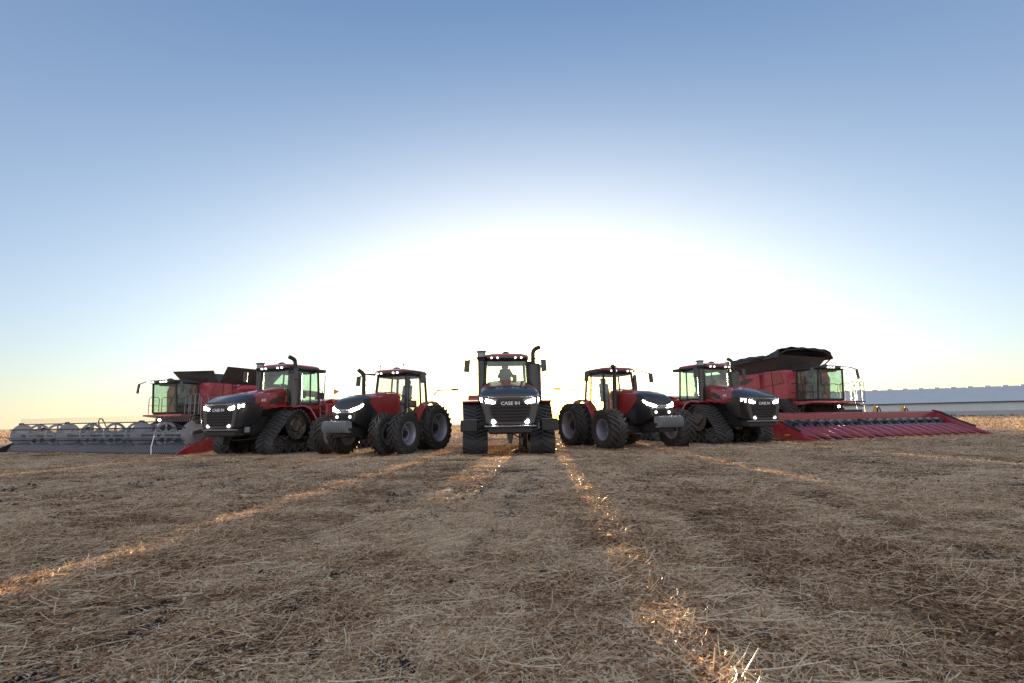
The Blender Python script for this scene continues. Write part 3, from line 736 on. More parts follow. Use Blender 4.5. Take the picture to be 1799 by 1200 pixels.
    mirror(t, (.9, -1.75, 3.44), (1.62, -1.95, 3.12), size=(.20, .06, .5), tilt=-.2)
    # hand rails on both sides of the cab
    rl = MB()
    for sx, ext in ((-1, 1.25), (1, 1.45)):
        for y in (-1.6, -.9, -.2):
            rl.tube([(sx*ext, y, 1.80), (sx*ext, y, 2.62), (sx*ext, y+.12, 2.70), (sx*ext, y+.45, 2.70), (sx*ext, y+.55, 2.62), (sx*ext, y+.55, 1.8)], .018, 6)
            rl.tube([(sx*ext, y, 2.25), (sx*ext, y+.55, 2.25)], .014, 5)
    rl.build('hand_rail', M['dark'], t)
    if rail:
        pl = MB(); pl.box((1.95, -1.1, 1.74), (1.0, 1.1, .06)); pl.box((2.1, -1.1, 1.62), (1.3, .08, .10)); pl.build('boarding_platform', M['dark'], t)
        lad = MB()
        for y in (-1.5, -1.1): lad.tube([(2.75, y, .55), (2.5, y, 1.72), (2.48, y, 2.55), (2.40, y, 2.62)], .02, 6)
        for x in (1.5, 1.9, 2.2):
            lad.tube([(x, -1.62, 1.76), (x, -1.62, 2.70), (x+.06, -1.62, 2.75), (x+.22, -1.62, 2.75), (x+.28, -1.62, 2.70), (x+.28, -1.62, 1.76)], .016, 6)
        lad.tube([(1.5, -.55, 2.72), (2.5, -.55, 2.65), (2.5, -.55, 1.8)], .016, 6); lad.tube([(1.5, -1.62, 2.3), (2.5, -1.62, 2.3)], .014, 5)
        lo = lad.build('ladder', M['steel'], t)
        for i in range(4):
            s = MB(); s.box((2.72-.06*i, -1.3, .62+.30*i), (.22, .40, .03)); s.build('ladder_step', M['steel'], lo)
    if not tarp:
        # open flared tank extensions
        z0, z1 = 3.40, 4.16; fl = .62
        def wing(a, b, c, d):
            a, b, c, d = map(Vector, (a, b, c, d)); n = (b-a).cross(d-a).normalized()*.02
            mb = MB(); mb.loft([[a-n, b-n, c-n, d-n], [a+n, b+n, c+n, d+n]]); return mb.build('tank_extension', M['tank'], t, smooth=False)
        wing((1.30, .45, z0), (1.30, 3.9, z0), (1.30+fl, 4.1, z1+.1), (1.30+fl, .40, z1+.12))
        wing((-1.30, .45, z0), (-1.30, 3.9, z0), (-1.30-fl, 4.1, z1+.1), (-1.30-fl, .40, z1+.05))
        wing((-1.28, .42, z0), (1.28, .42, z0), (1.22, .42-fl*.5, z1-.08), (-1.6, .42-fl*.9, z1-.02))
        wing((-1.28, 3.95, z0), (1.28, 3.95, z0), (1.5, 3.95+fl, z1), (-1.5, 3.95+fl, z1))
    else:
        # tank sides flare outward and a slack dark tarpaulin hangs between the raised ends
        tk = MB(); tk.loft([[(-1.40, .35, 3.36), (1.40, .35, 3.36), (1.46, 3.9, 3.32), (-1.46, 3.9, 3.32)],
                            [(-1.95, -.30, 4.20), (1.9, -.10, 4.15), (2.0, 4.4, 4.0), (-2.0, 4.4, 4.0)]]); tk.build('tank_extension', M['tank'], t, smooth=False)
        ta = MB(); nu, nv = 26, 40; vs = []
        for i in range(nu+1):
            u = i/nu
            for j in range(nv+1):
                v = j/nv; x = -2.02+4.04*u; y = -.40+4.9*v
                arch = .30*(1-(2*u-1)**2)**.5 + .10*math.exp(-(v/.10)**2)
                sag = -.40*math.exp(-((v-.27)/.11)**2)*(.35+.65*math.sin(PI*u)**.6) - .10*math.exp(-((v-.75)/.16)**2)*math.sin(PI*u)
                fold = .045*math.sin(v*46+u*5)*math.exp(-((v-.28)/.22)**2) + .022*math.sin(v*70+u*9) + .02*math.sin(u*31+v*12)
                z = 4.22-.25*v + arch + sag + fold
                if i in (0, nu): z = 4.10-.22*v - .05
                vs.append((x, y, z))
        fs = [(i*(nv+1)+j, (i+1)*(nv+1)+j, (i+1)*(nv+1)+j+1, i*(nv+1)+j+1) for i in range(nu) for j in range(nv)]
        ta.add(vs, fs); to = ta.build('tank_tarpaulin', M['tarp'], t, ang=60)
        # raised front bow holding the sheet
        br = MB(); br.tube([(-1.95, -.42, 4.2), (-1.4, -.42, 4.42), (0, -.42, 4.55), (1.3, -.42, 4.44), (1.95, -.42, 4.15)], .04, 8)
        br.tube([(2.0, 4.45, 3.3), (2.0, 4.45, 4.1)], .06, 8); br.tube([(1.95, -.4, 4.15), (1.45, .2, 3.4)], .04, 6); br.build('tarp_bow', M['dark'], t)
    return t

# ------------------------------------------------------------------ corn header
def corn_header(label, loc, rz):
    t = thing('corn_header', label, 'corn header', loc, rz)
    n = 18; sp = .762; W = n*sp
    bm_ = MB(); bm_.prism([(2.55, .95), (2.55, 1.30), (2.62, 1.36), (3.0, 1.36), (3.05, 1.25), (3.05, .95)], 'x', -W/2-.1, W/2+.1); bm_.build('top_beam', M['header_red'], t)
    bk = MB(); bk.prism([(2.7, .25), (2.7, .96), (2.95, .96), (2.95, .25)], 'x', -W/2, W/2); bk.build('back_wall', M['dark'], t)
    fl = MB(); fl.prism([(1.35, .22), (1.35, .34), (2.7, .50), (2.7, .22)], 'x', -W/2, W/2); fl.build('trough', M['black'], t)
    au = MB(); au.cyl((-W/2, 2.25, .74), (W/2, 2.25, .74), .14, n=14); ao = au.build('cross_auger', M['dark'], t)
    # flighting, turned towards the middle from either end
    fg = MB(); N = 18*16
    for side in (-1, 1):
        vs = []; fs = []; m = N//2
        for i in range(m+1):
            x = side*(.5+(W/2-.5)*i/m); a = i*2*PI/16*side
            for r in (.13, .27): vs.append((x, 2.25+r*math.cos(a), .74+r*math.sin(a)))
        for i in range(m): fs.append((2*i, 2*i+1, 2*i+3, 2*i+2))
        vs2 = [(v[0]+.02, v[1], v[2]) for v in vs]; fg.add(vs, fs); fg.add(vs2, fs)
    fg.build('auger_flighting', M['steel'], ao)
    proto_s = proto_k = proto_p = None
    for i in range(n+1):
        x = -W/2+i*sp; end = i in (0, n)
        if not end and proto_s is None:
            s = MB(); secs = []
            for y, hw_, z0, zt in ((0, .012, .07, .09), (.25, .07, .06, .19), (.7, .17, .08, .38), (1.15, .21, .14, .56), (1.5, .25, .22, .655), (1.75, .26, .30, .665), (1.92, .30, .40, .60), (2.0, .2, .46, .5)):
                ring = []; zc, hz = (z0+zt)/2, (zt-z0)/2
                for k in range(14):
                    a = 2*PI*k/14; cx = math.cos(a); sz = math.sin(a)
                    ring.append((-hw_*1.25*math.copysign(abs(cx)**.9, cx)*(1 if sz > 0 else 1-.45*abs(sz)), y, zc+hz*sz+.02))
                secs.append(ring)
            s.loft(secs); proto_s = s.mesh('divider_snout', M['header_red'], ang=50)
            k = MB(); k.loft([[(-.30, 1.75, .50), (.30, 1.75, .50), (.26, 1.9, .74), (-.26, 1.9, .74)], [(-.28, 2.3, .52), (.28, 2.3, .52), (.10, 2.5, .98), (-.10, 2.5, .98)]]); k.loft([[(-.05, 1.8, .6), (.05, 1.8, .6), (.05, 1.9, .82), (-.05, 1.9, .82)], [(-.05, 2.5, .6), (.05, 2.5, .6), (.05, 2.55, 1.0), (-.05, 2.55, 1.0)]])
            proto_k = k.mesh('snout_hinge_cover', M['black'])
            p = MB(); p.box((0, 2.50, .90), (.34, .04, .16)); proto_p = p.mesh('stripper_plate', M['steel'])
            tp = MB(); tp.loft([[(-.012, -.03, .05), (.012, -.03, .05), (.012, -.03, .07), (-.012, -.03, .07)], [(-.05, .16, .06), (.05, .16, .06), (.035, .16, .155), (-.035, .16, .155)]]); proto_t = tp.mesh('snout_tip', M['galv'])
        def ob(nm_, me, par=t):
            o = bpy.data.objects.new(nm_, me); C.objects.link(o); o.parent = par
            if par is t: o.location = (x, 0, 0)
            return o
        if not end:
            so = ob('divider_snout', proto_s); ob('snout_tip', proto_t, so); ob('snout_hinge_cover', proto_k)
        if i < n:
            o = ob('stripper_plate', proto_p); o.location = (x+sp/2, 0, 0)
    for sx in (-1, 1):
        e = MB(); x = sx*W/2
        secs = []
        for y, hw_, z0, zt in ((-.25, .02, .05, .08), (.3, .09, .05, .30), (1.0, .16, .08, .62), (1.7, .20, .12, .92), (2.4, .20, .2, 1.28), (3.0, .16, .3, 1.34)):
            secs.append([(x-hw_, y, z0), (x+hw_, y, z0), (x+hw_*1.05, y, (z0+zt)/2), (x+hw_*.35, y, zt), (x-hw_*.35, y, zt), (x-hw_*1.05, y, (z0+zt)/2)])
        e.loft(secs); eo = e.build('end_divider', M['header_red'], t, ang=25)
        c = MB(); c.tube([(x, .55, .47), (x, 1.4, .82), (x, 2.3, 1.29), (x, 2.75, 1.40)], .06, 8); c.build('end_guard', M['black'], eo)
        rf = MB(); rf.box((x+sx*.19, 1.15, .30), (.03, .30, .07)); rf.build('side_reflector', M['amber'], eo)
    for x, h in ((2.0, .42), (4.4, .34)):
        y_ = MB(); y_.loft([[(x-.22, 2.85, 1.36), (x+.16, 2.85, 1.36), (x-.02, 2.88, 1.36+h)], [(x-.22, 2.95, 1.36), (x+.16, 2.95, 1.36), (x-.02, 2.92, 1.36+h)]]); yo = y_.build('hose_guard', M['yellow'], t)
        y_ = MB(); y_.tube([(x+.02, 2.8, 1.36), (x+.05, 2.8, 1.36+h*.7), (x+.2, 2.8, 1.36+h*.45), (x+.28, 2.8, 1.38)], .035, 6); y_.build('hydraulic_hose', M['dark'], yo)
    mt = MB(); mt.prism([(2.9, .5), (2.9, 1.5), (3.4, 1.5), (3.4, .5)], 'x', -.9, .9); mt.build('mounting_frame', M['dark'], t)
    return t

# ------------------------------------------------------------------ draper header
def draper_header(label, loc, rz):
    t = thing('draper_header', label, 'draper header', loc, rz)
    W = 12.9; H = W/2
    ap = MB(); ap.loft([[(-H, -.05, .06), (H, -.05, .06), (H, .02, .10), (-H, .02, .10)], [(-H, .95, .30), (H, .95, .30), (H, .95, .36), (-H, .95, .36)]]); ap.build('cutterbar_deck', M['dark'], t)
    fr = MB(); fr.loft([[(-H, -.02, .02), (H, -.02, .02), (H, .12, .40), (-H, .12, .40)], [(-H, .05, .02), (H, .05, .02), (H, .16, .40), (-H, .16, .40)]])
    fr.build('skid_apron', M['belt'], t)
    kn = MB()
    for i in range(90):
        x = -H+.04+i*(W-.08)/89
        kn.loft([[(x-.014, -.10, .05), (x+.014, -.10, .05), (x, -.10, .07)], [(x-.02, .10, .37), (x+.02, .10, .37), (x, .07, .40)]])
    kn.build('knife_guards', M['steel'], t, kind='stuff', smooth=False)
    for i in range(9):
        x0 = -H+.2+i*(W-.4)/9; be = MB(); be.loft([[(x0, .15, .40), (x0+1.38, .15, .40), (x0+1.38, 1.15, .47), (x0, 1.15, .47)], [(x0, .15, .43), (x0+1.38, .15, .43), (x0+1.38, 1.15, .50), (x0, 1.15, .50)]])
        be.build('draper_belt', M['belt'], t)
    bk = MB(); bk.box((0, 1.35, .62), (W, .06, .34)); bk.build('back_sheet', M['belt'], t)
    bt = MB(); bt.box((0, 1.45, .93), (W, .16, .14), ch=.03); bt.box((0, 1.5, .42), (W, .16, .16)); bt.build('back_tube', M['grey'], t)
    cz, cy, r = .86, .35, .52
    ax = MB(); ax.cyl((-H+.15, cy, cz), (H-.15, cy, cz), .075, n=14); ax.build('reel_tube', M['grey'], t)
    fb = MB(); fb.tube([(-H+.1, -.18, .72), (H-.1, -.18, .72)], .03, 6); fb.build('front_rail', M['steel'], t)
    for k in range(6):
        a = PI/2 + k*PI/3; y, z = cy+r*math.cos(a), cz+r*math.sin(a)
        b = MB(); b.cyl((-H+.15, y, z), (H-.15, y, z), .024, n=8); bo = b.build('reel_bat', M['dark'], t)
        dz = .28 if k == 0 else -.18
        if dz < 0 and k in (2, 3, 4): continue
        tn = MB()
        m = 120 if dz > 0 else 60
        for i in range(m):
            x = -H+.2+i*(W-.4)/(m-1); tn.tube([(x, y, z), (x-.05, y-.05, z+dz)], .007, 3)
        tn.build('reel_tines', M['seatpale' if dz > 0 else 'dark'], bo, kind='stuff', smooth=False)  # upper tines coloured pale to imitate sky showing through them
    # reel discs: solid at section ends, spoked between
    def disc(x, kind):
        d = MB()
        if kind == 'solid':
            d.lathe([(-.02, .001), (-.02, r*.98), (.02, r*1.02), (.03, r*.9), (.02, r*.3), (.05, r*.2), (.05, .001)], 36, c=(x, cy, cz))
        else:
            ns = 6
            d.lathe([(-.025, r*.80), (-.025, r*1.0), (.025, r*1.0), (.025, r*.80), (-.025, r*.80)], 36, c=(x, cy, cz))
            d.lathe([(-.03, .001), (-.03, .15), (.03, .15), (.03, .001)], 18, c=(x, cy, cz))
            for i in range(ns):
                a = PI/2+i*2*PI/ns; p = Vector((x, cy+r*.48*math.cos(a), cz+r*.48*math.sin(a))); d.box(p, (.04, .15 if kind == 'wide' else .07, r*.78), rot=(a-PI/2, 0, 0))
        d.build('reel_disc', M['galv'], t)
    for x, kd in ((-H+.3, 'solid'), (-H+1.7, 'wide'), (-H+3.2, 'thin'), (-2.35, 'solid'), (-.6, 'wide'), (1.1, 'thin'), (2.6, 'wide'), (2.95, 'solid'), (4.5, 'thin'), (H-.3, 'solid')): disc(x, kd)
    for x in (-H+.05, -2.6, 2.8, H-.05):
        a = MB(); a.loft([[(x-.06, 1.55, 1.05), (x+.06, 1.55, 1.05), (x+.06, 1.5, 1.25), (x-.06, 1.5, 1.25)], [(x-.05, .25, .82), (x+.05, .25, .82), (x+.05, .2, .95), (x-.05, .2, .95)]])
        ao = a.build('reel_arm', M['dark'], t)
        cyl_ = MB(); cyl_.cyl((x+.1, 1.45, .72), (x+.1, .6, .92), .035, n=10); cyl_.build('lift_cylinder', M['steel'], ao)
        mt = MB(); mt.box((x, cy+.05, cz+.50), (.16, .2, .2), ch=.03); mt.build('reel_motor', M['dark'], ao)
    for x in (-1.5, -3.9, 3.8):
        h = MB(); h.tube([(x-.25, 1.4, 1.08), (x-.24, 1.3, 1.45), (x-.1, 1.25, 1.60), (x+.12, 1.25, 1.58), (x+.22, 1.3, 1.40), (x+.3, 1.4, 1.10)], .028, 8) if x == -1.5 else h.tube([(x-.4, 1.4, 1.08), (x, 1.2, 1.32), (x+.5, 1.4, 1.08)], .025, 8)
        h.build('hydraulic_hose', M['dark'], t)
    # end dividers
    e = MB(); e.loft([[(-H-.12, -.75, .04), (-H-.08, -.75, .04), (-H-.08, -.72, .08), (-H-.12, -.72, .08)], [(-H-.2, .2, .04), (-H+.02, .2, .04), (-H+.02, .2, .50), (-H-.2, .2, .50)], [(-H-.2, 1.5, .1), (-H+.02, 1.5, .1), (-H+.02, 1.5, 1.0), (-H-.2, 1.5, 1.0)]])
    e.build('end_divider', M['black'], t)
    e = MB(); e.tube([(-H-.1, .25, .55), (-H-.18, -.1, .75), (-H-.45, -.5, .78), (-H-.75, -.95, .62), (-H-.9, -1.2, .35), (-H-.75, -1.2, .10), (-H-.3, -.8, .06)], .022, 6); e.build('divider_rod', M['steel'], t)
    e = MB(); e.loft([[(H-.02, -.55, .05), (H+.02, -.55, .05), (H+.02, -.52, .09), (H-.02, -.52, .09)], [(H-.1, -.1, .05), (H+.1, -.1, .05), (H+.08, -.1, .34), (H-.08, -.1, .34)],
                      [(H-.1, .6, .08), (H+.1, .6, .08), (H+.08, .6, .58), (H-.08, .6, .58)], [(H-.08, 1.2, .15), (H+.1, 1.2, .15), (H+.08, 1.2, .75), (H-.02, 1.2, .75)]])
    e.build('end_divider', M['header_red'], t, label='red pointed end divider')
    e = MB(); e.tube([(H-1.0, -.9, .06), (H-1.45, -.6, .35), (H-1.75, -.3, .80)], .022, 6); e.build('divider_rod', M['white'], t)
    return t

# ------------------------------------------------------------------ ground
def vnoise(x, y, seed=0):
    xi = np.floor(x).astype(np.int64); yi = np.floor(y).astype(np.int64); xf = x-xi; yf = y-yi
    def h(a, b):
        n = (a*374761393 + b*668265263 + seed*974634777) & 0x7fffffff
        n = ((n ^ (n >> 13))*1274126177) & 0x7fffffff
        return ((n ^ (n >> 16)) & 0xffff)/65535.0
    u = xf*xf*(3-2*xf); v = yf*yf*(3-2*yf)
    return (h(xi, yi)*(1-u)+h(xi+1, yi)*u)*(1-v)+(h(xi, yi+1)*(1-u)+h(xi+1, yi+1)*u)*v
ROW = R(5.7)
def rowc(x, y): return x*math.cos(ROW)-y*math.sin(ROW), x*math.sin(ROW)+y*math.cos(ROW)
def bare(x, y):
    """0..1 where dark soil lies bare: wheel tracks along the rows and patches"""
    s, l = rowc(x, y)
    sw = s + .25*(vnoise(l*.25, s*0+3.1, 5)-.5)
    tr = np.zeros_like(x)
    for c, w in ((1.35, .28), (3.3, .22), (-2.6, .30), (-6.4, .4), (7.2, .4), (-4.5, .2), (11, .4), (-11, .5), (-.9, .16), (-1.75, .3)):
        tr = np.maximum(tr, (1.55 if c == 3.3 else 1)*np.exp(-((sw-c)/w)**2))
    pt = vnoise(x*1.3, y*.9, 11)*.42+vnoise(x*3.7, y*2.6, 12)*.34+vnoise(x*10, y*7, 13)*.24
    return np.clip((tr*.30+pt-.57)*4.0, 0, 1)
def ridge(x, y):
    s, l = rowc(x, y)
    g = np.zeros_like(x)
    for c, w, a in ((.55, .55, .075), (2.5, .6, .06), (-2.0+.2, .5, .03), (-3.6, .6, .06), (4.6, .8, .05), (-5.4, .7, .05)):
        g += a*np.exp(-((s+.3*(vnoise(l*.3, s*0, 8)-.5)-c)/w)**2)*(.5+.8*vnoise(l*.8, s*.8, 9))
    return g
def gz(x, y):
    d = np.sqrt(x*x+y*y)
    near = np.exp(-(np.maximum(d-12, 0)/14)**2)
    n = (vnoise(x*2.2, y*2.2, 1)-.5)*.05 + (vnoise(x*6, y*6, 2)-.5)*.03 + (vnoise(x*15, y*15, 3)-.5)*.012
    big = (vnoise(x*.3, y*.3, 4)-.5)*.06
    far = np.clip((d-80)/200, 0, 1)*(vnoise(x*.004, y*.004, 7)-.5)*1.2
    return (n+big+ridge(x, y)*.8-bare(x, y)*.03)*near - .012 + far*0
def field():
    n = 360; k = 8.3; A = 1.5
    tt = np.linspace(-1, 1, n); xs = A*np.sinh(k*tt); ys = A*np.sinh(k*tt)+4.0
    X, Y = np.meshgrid(xs, ys, indexing='ij'); Z = gz(X, Y)
    co = np.stack([X, Y, Z], -1).reshape(-1, 3)
    idx = np.arange(n*n).reshape(n, n)
    f = np.stack([idx[:-1, :-1], idx[1:, :-1], idx[1:, 1:], idx[:-1, 1:]], -1).reshape(-1, 4)
    me = bpy.data.meshes.new('field'); me.from_pydata(co.tolist(), [], f.tolist()); me.update()
    me.polygons.foreach_set('use_smooth', [True]*len(me.polygons))
    at = me.attributes.new('bare', 'FLOAT', 'POINT'); at.data.foreach_set('value', bare(X, Y).reshape(-1).astype(np.float32))
    m, nt, b = nm('field_soil_and_chaff'); N, L = nt.nodes.new, nt.links.new
    tc = N('ShaderNodeTexCoord'); mp = N('ShaderNodeMapping'); mp.inputs['Rotation'].default_value = (0, 0, ROW); L(tc.outputs['Object'], mp.inputs[0])
    def noise(sc, det=8, st=(1, 1, 1), ro=.6):
        q1 = N('ShaderNodeMapping'); q1.inputs['Scale'].default_value = st; L(mp.outputs[0], q1.inputs[0])
        n_ = N('ShaderNodeTexNoise'); n_.inputs['Scale'].default_value = sc; n_.inputs['Detail'].default_value = det; n_.inputs['Roughness'].default_value = ro
        L(q1.outputs[0], n_.inputs['Vector']); return n_.outputs[0]
    rp = N('ShaderNodeValToRGB'); e = rp.color_ramp.elements
    e[0].position = .34; e[0].color = (.16, .12, .09, 1); e[1].position = .66; e[1].color = (.78, .66, .50, 1)
    x1 = e.new(.46); x1.color = (.38, .27, .18, 1); x2 = e.new(.56); x2.color = (.60, .45, .30, 1)
    L(noise(14, 10, (1, .6, 1), .75), rp.inputs[0])
    at = N('ShaderNodeAttribute'); at.attribute_name = 'bare'
    md = N('ShaderNodeMath'); md.operation = 'MULTIPLY_ADD'; L(noise(9, 6), md.inputs[0]); md.inputs[1].default_value = .9; md.inputs[2].default_value = -.45
    ad = N('ShaderNodeMath'); ad.operation = 'ADD'; ad.use_clamp = True; L(at.outputs['Fac'], ad.inputs[0]); L(md.outputs[0], ad.inputs[1])
    mx = N('ShaderNodeMix'); mx.data_type = 'RGBA'; L(ad.outputs[0], mx.inputs[0]); L(rp.outputs[0], mx.inputs[6]); mx.inputs[7].default_value = (.030, .027, .027, 1)
    # swath tones
    sw = N('ShaderNodeMapRange'); sw.inputs[3].default_value = .72; sw.inputs[4].default_value = 1.25; L(noise(.7, 4, (1, .06, 1)), sw.inputs[0])
    hv = N('ShaderNodeHueSaturation'); L(mx.outputs[2], hv.inputs['Color']); L(sw.outputs[0], hv.inputs['Value'])
    L(hv.outputs[0], b.inputs['Base Color']); b.inputs['Roughness'].default_value = .95
    b.inputs['Specular IOR Level'].default_value = .15
    bp = N('ShaderNodeBump'); bp.inputs['Strength'].default_value = 1.0; bp.inputs['Distance'].default_value = .05; L(noise(22, 10, (1, .7, 1), .7), bp.inputs['Height'])
    L(bp.outputs[0], b.inputs['Normal'])
    me.materials.append(m)
    o = bpy.data.objects.new('field', me); C.objects.link(o); o['kind'] = 'structure'
    return o

def straw_material():
    m, nt, b = nm('dry_straw'); N, L = nt.nodes.new, nt.links.new
    at = N('ShaderNodeAttribute'); at.attribute_name = 'tone'
    rp = N('ShaderNodeValToRGB'); e = rp.color_ramp.elements; rp.color_ramp.interpolation = 'LINEAR'
    e[0].position = 0; e[0].color = (.10, .05, .028, 1); e[1].position = 1; e[1].color = (.86, .77, .60, 1)
    for p, c in ((.18, (.33, .155, .06)), (.35, (.48, .31, .17)), (.55, (.68, .50, .32)), (.8, (.80, .66, .47))):
        q1 = e.new(p); q1.color = (*c, 1)
    oi = N('ShaderNodeObjectInfo')
    md = N('ShaderNodeMath'); md.operation = 'MULTIPLY_ADD'; L(oi.outputs['Random'], md.inputs[0]); md.inputs[1].default_value = .22; md.inputs[2].default_value = -.13
    ad = N('ShaderNodeMath'); ad.operation = 'ADD'; ad.use_clamp = True; L(at.outputs['Fac'], ad.inputs[0]); L(md.outputs[0], ad.inputs[1])
    pa = N('ShaderNodeAttribute'); pa.attribute_type = 'INSTANCER'; pa.attribute_name = 'patch'
    ad2 = N('ShaderNodeMath'); ad2.operation = 'ADD'; ad2.use_clamp = True; L(ad.outputs[0], ad2.inputs[0]); L(pa.outputs['Fac'], ad2.inputs[1])
    L(ad2.outputs[0], rp.inputs[0]); nt.nodes.remove(b)
    d = N('ShaderNodeBsdfDiffuse'); tl = N('ShaderNodeBsdfTranslucent'); gl = N('ShaderNodeBsdfGlossy'); gl.inputs['Roughness'].default_value = .30
    gl.inputs[0].default_value = (.5, .47, .42, 1)
    L(rp.outputs[0], d.inputs[0]); L(rp.outputs[0], tl.inputs[0])
    m1 = N('ShaderNodeMixShader'); m1.inputs[0].default_value = .45; L(d.outputs[0], m1.inputs[1]); L(tl.outputs[0], m1.inputs[2])
    m2 = N('ShaderNodeMixShader'); m2.inputs[0].default_value = .09; L(m1.outputs[0], m2.inputs[1]); L(gl.outputs[0], m2.inputs[2])
    L(m2.outputs[0], nt.nodes['Material Output'].inputs['Surface'])
    return m
def straw_clump(i, rad, ns, nleaf, mat, thick=.0018, up=.14, lenr=(.03, .19), leaf=(.008, .022)):
    rnd = random.Random(100+i); vs = []; fs = []; tone = []
    for s in range(ns):
        r = rad*math.sqrt(rnd.random()); a = rnd.random()*2*PI
        p = Vector((r*math.cos(a), r*math.sin(a), rnd.random()**1.8*.045))
        L = rnd.uniform(*lenr); th = rnd.gauss(PI/2, 1.15); el = rnd.uniform(-.15, .14) if rnd.random() > up else rnd.uniform(.2, 1.0)
        d = Vector((math.cos(th)*math.cos(el), math.sin(th)*math.cos(el), math.sin(el)))
        cv = Vector((rnd.gauss(0, 1), rnd.gauss(0, 1), rnd.gauss(-.25, .6)))*.35
        long_ = rnd.random() < .22
        if long_: L *= 1.7; cv = cv*2.2
        t = thick*rnd.uniform(.6, 1.5)*(1.25 if long_ else 1); tn = min(1, max(.02, rnd.gauss(.52, .30)))
        if rnd.random() < (.5 if long_ else .18): tn = .98
        nseg = 5 if long_ else 3; prev = None
        for k in range(nseg+1):
            side = d.cross(Vector((0, 0, 1))); side = side.normalized() if side.length > 1e-3 else Vector((1, 0, 0))
            upv = side.cross(d).normalized(); o = len(vs)
            tt = t*(1-.35*k/nseg)
            vs += [p+side*tt, p-side*tt, p+upv*tt*1.3]
            if k:
                for q1 in range(3): fs.append((o-3+q1, o-3+(q1+1) % 3, o+(q1+1) % 3, o+q1)); tone.append(tn)
            p = p+d*(L/nseg); d = (d+cv*(1/nseg)).normalized()
            if p.z < .002: p.z = .002; d.z = abs(d.z)*.3
    for s in range(nleaf):
        r = rad*math.sqrt(rnd.random()); a = rnd.random()*2*PI; z = rnd.random()**1.8*.03
        c = Vector((r*math.cos(a), r*math.sin(a), z+.006)); sz = rnd.uniform(*leaf)
        leafy = rnd.random() < .3; zz = .7 if leafy else .22
        u = Vector((rnd.gauss(0, 1), rnd.gauss(0, 1), rnd.gauss(0, zz))).normalized()*sz*(1 if leafy else 1.25)
        w = Vector((-u.y, u.x, rnd.gauss(0, zz)*sz)).normalized()*sz*(.7 if leafy else .26)
        o = len(vs); n_ = Vector((0, 0, sz*(.4 if leafy else .12)))
        vs += [c-u, c+w+n_, c+u, c-w+n_*.6]; fs += [(o, o+1, o+2), (o, o+2, o+3)]
        tn = min(.7, max(0, rnd.gauss(.24, .15))) if leafy else min(1, max(.1, rnd.gauss(.66, .27))); tone += [tn, tn]
    me = bpy.data.meshes.new('straw_clump'); me.from_pydata([tuple(v) for v in vs], [], fs); me.update()
    at = me.attributes.new('tone', 'FLOAT', 'FACE'); at.data.foreach_set('value', tone); me.materials.append(mat)
    return me
def patch(x, y):
    s_, l_ = rowc(x, y)
    v = (vnoise(x*.7, y*.5, 21)-.5)*.20+(vnoise(x*2.6, y*2.1, 22)-.5)*.42
    v += .10*np.exp(-((s_+.85)/.7)**2)-.05*np.exp(-((s_-1.5)/1.3)**2)-.08*np.exp(-((s_+3.4)/.8)**2)
    return v
def scatter(name, meshes, P, rot, scl, idx, flat=1.0):
    """one stuff object: a point cloud carrying rotation / scale / pick, instanced by geometry nodes"""
    me = bpy.data.meshes.new(name); me.from_pydata(P.tolist(), [], []); me.update()
    a = me.attributes.new('rz', 'FLOAT_VECTOR', 'POINT'); a.data.foreach_set('vector', rot.astype(np.float32).reshape(-1))
    a = me.attributes.new('sc', 'FLOAT_VECTOR', 'POINT'); a.data.foreach_set('vector', np.stack([scl, scl, scl*flat], -1).astype(np.float32).reshape(-1))
    a = me.attributes.new('patch', 'FLOAT', 'POINT'); a.data.foreach_set('value', patch(P[:, 0], P[:, 1]).astype(np.float32))
    a = me.attributes.new('pick', 'INT', 'POINT'); a.data.foreach_set('value', idx.astype(np.int32))
    o = bpy.data.objects.new(name, me); C.objects.link(o); o['kind'] = 'stuff'
    col = bpy.data.collections.new(name+'_shapes')
    for k, m_ in enumerate(meshes):
        s = bpy.data.objects.new('%s_shape_%02d' % (name, k), m_); col.objects.link(s)
    ng = bpy.data.node_groups.new(name, 'GeometryNodeTree')
    ng.interface.new_socket('Geometry', in_out='INPUT', socket_type='NodeSocketGeometry'); ng.interface.new_socket('Geometry', in_out='OUTPUT', socket_type='NodeSocketGeometry')
    N, L = ng.nodes.new, ng.links.new
    gi, go = N('NodeGroupInput'), N('NodeGroupOutput')
    m2p = N('GeometryNodeMeshToPoints'); ci = N('GeometryNodeCollectionInfo'); ci.inputs[0].default_value = col; ci.inputs['Separate Children'].default_value = True; ci.inputs['Reset Children'].default_value = True
    ip = N('GeometryNodeInstanceOnPoints'); ip.inputs['Pick Instance'].default_value = True
    def attr(nm_, ty):
        a_ = N('GeometryNodeInputNamedAttribute'); a_.data_type = ty; a_.inputs[0].default_value = nm_; return a_.outputs[0]
    e2r = N('FunctionNodeEulerToRotation'); L(attr('rz', 'FLOAT_VECTOR'), e2r.inputs[0])
    L(gi.outputs[0], m2p.inputs[0]); L(m2p.outputs[0], ip.inputs['Points']); L(ci.outputs[0], ip.inputs['Instance'])
    L(attr('pick', 'INT'), ip.inputs['Instance Index']); L(e2r.outputs[0], ip.inputs['Rotation']); L(attr('sc', 'FLOAT_VECTOR'), ip.inputs['Scale'])
    L(ip.outputs[0], go.inputs[0])
    md = o.modifiers.new('scatter', 'NODES'); md.node_group = ng
    return o
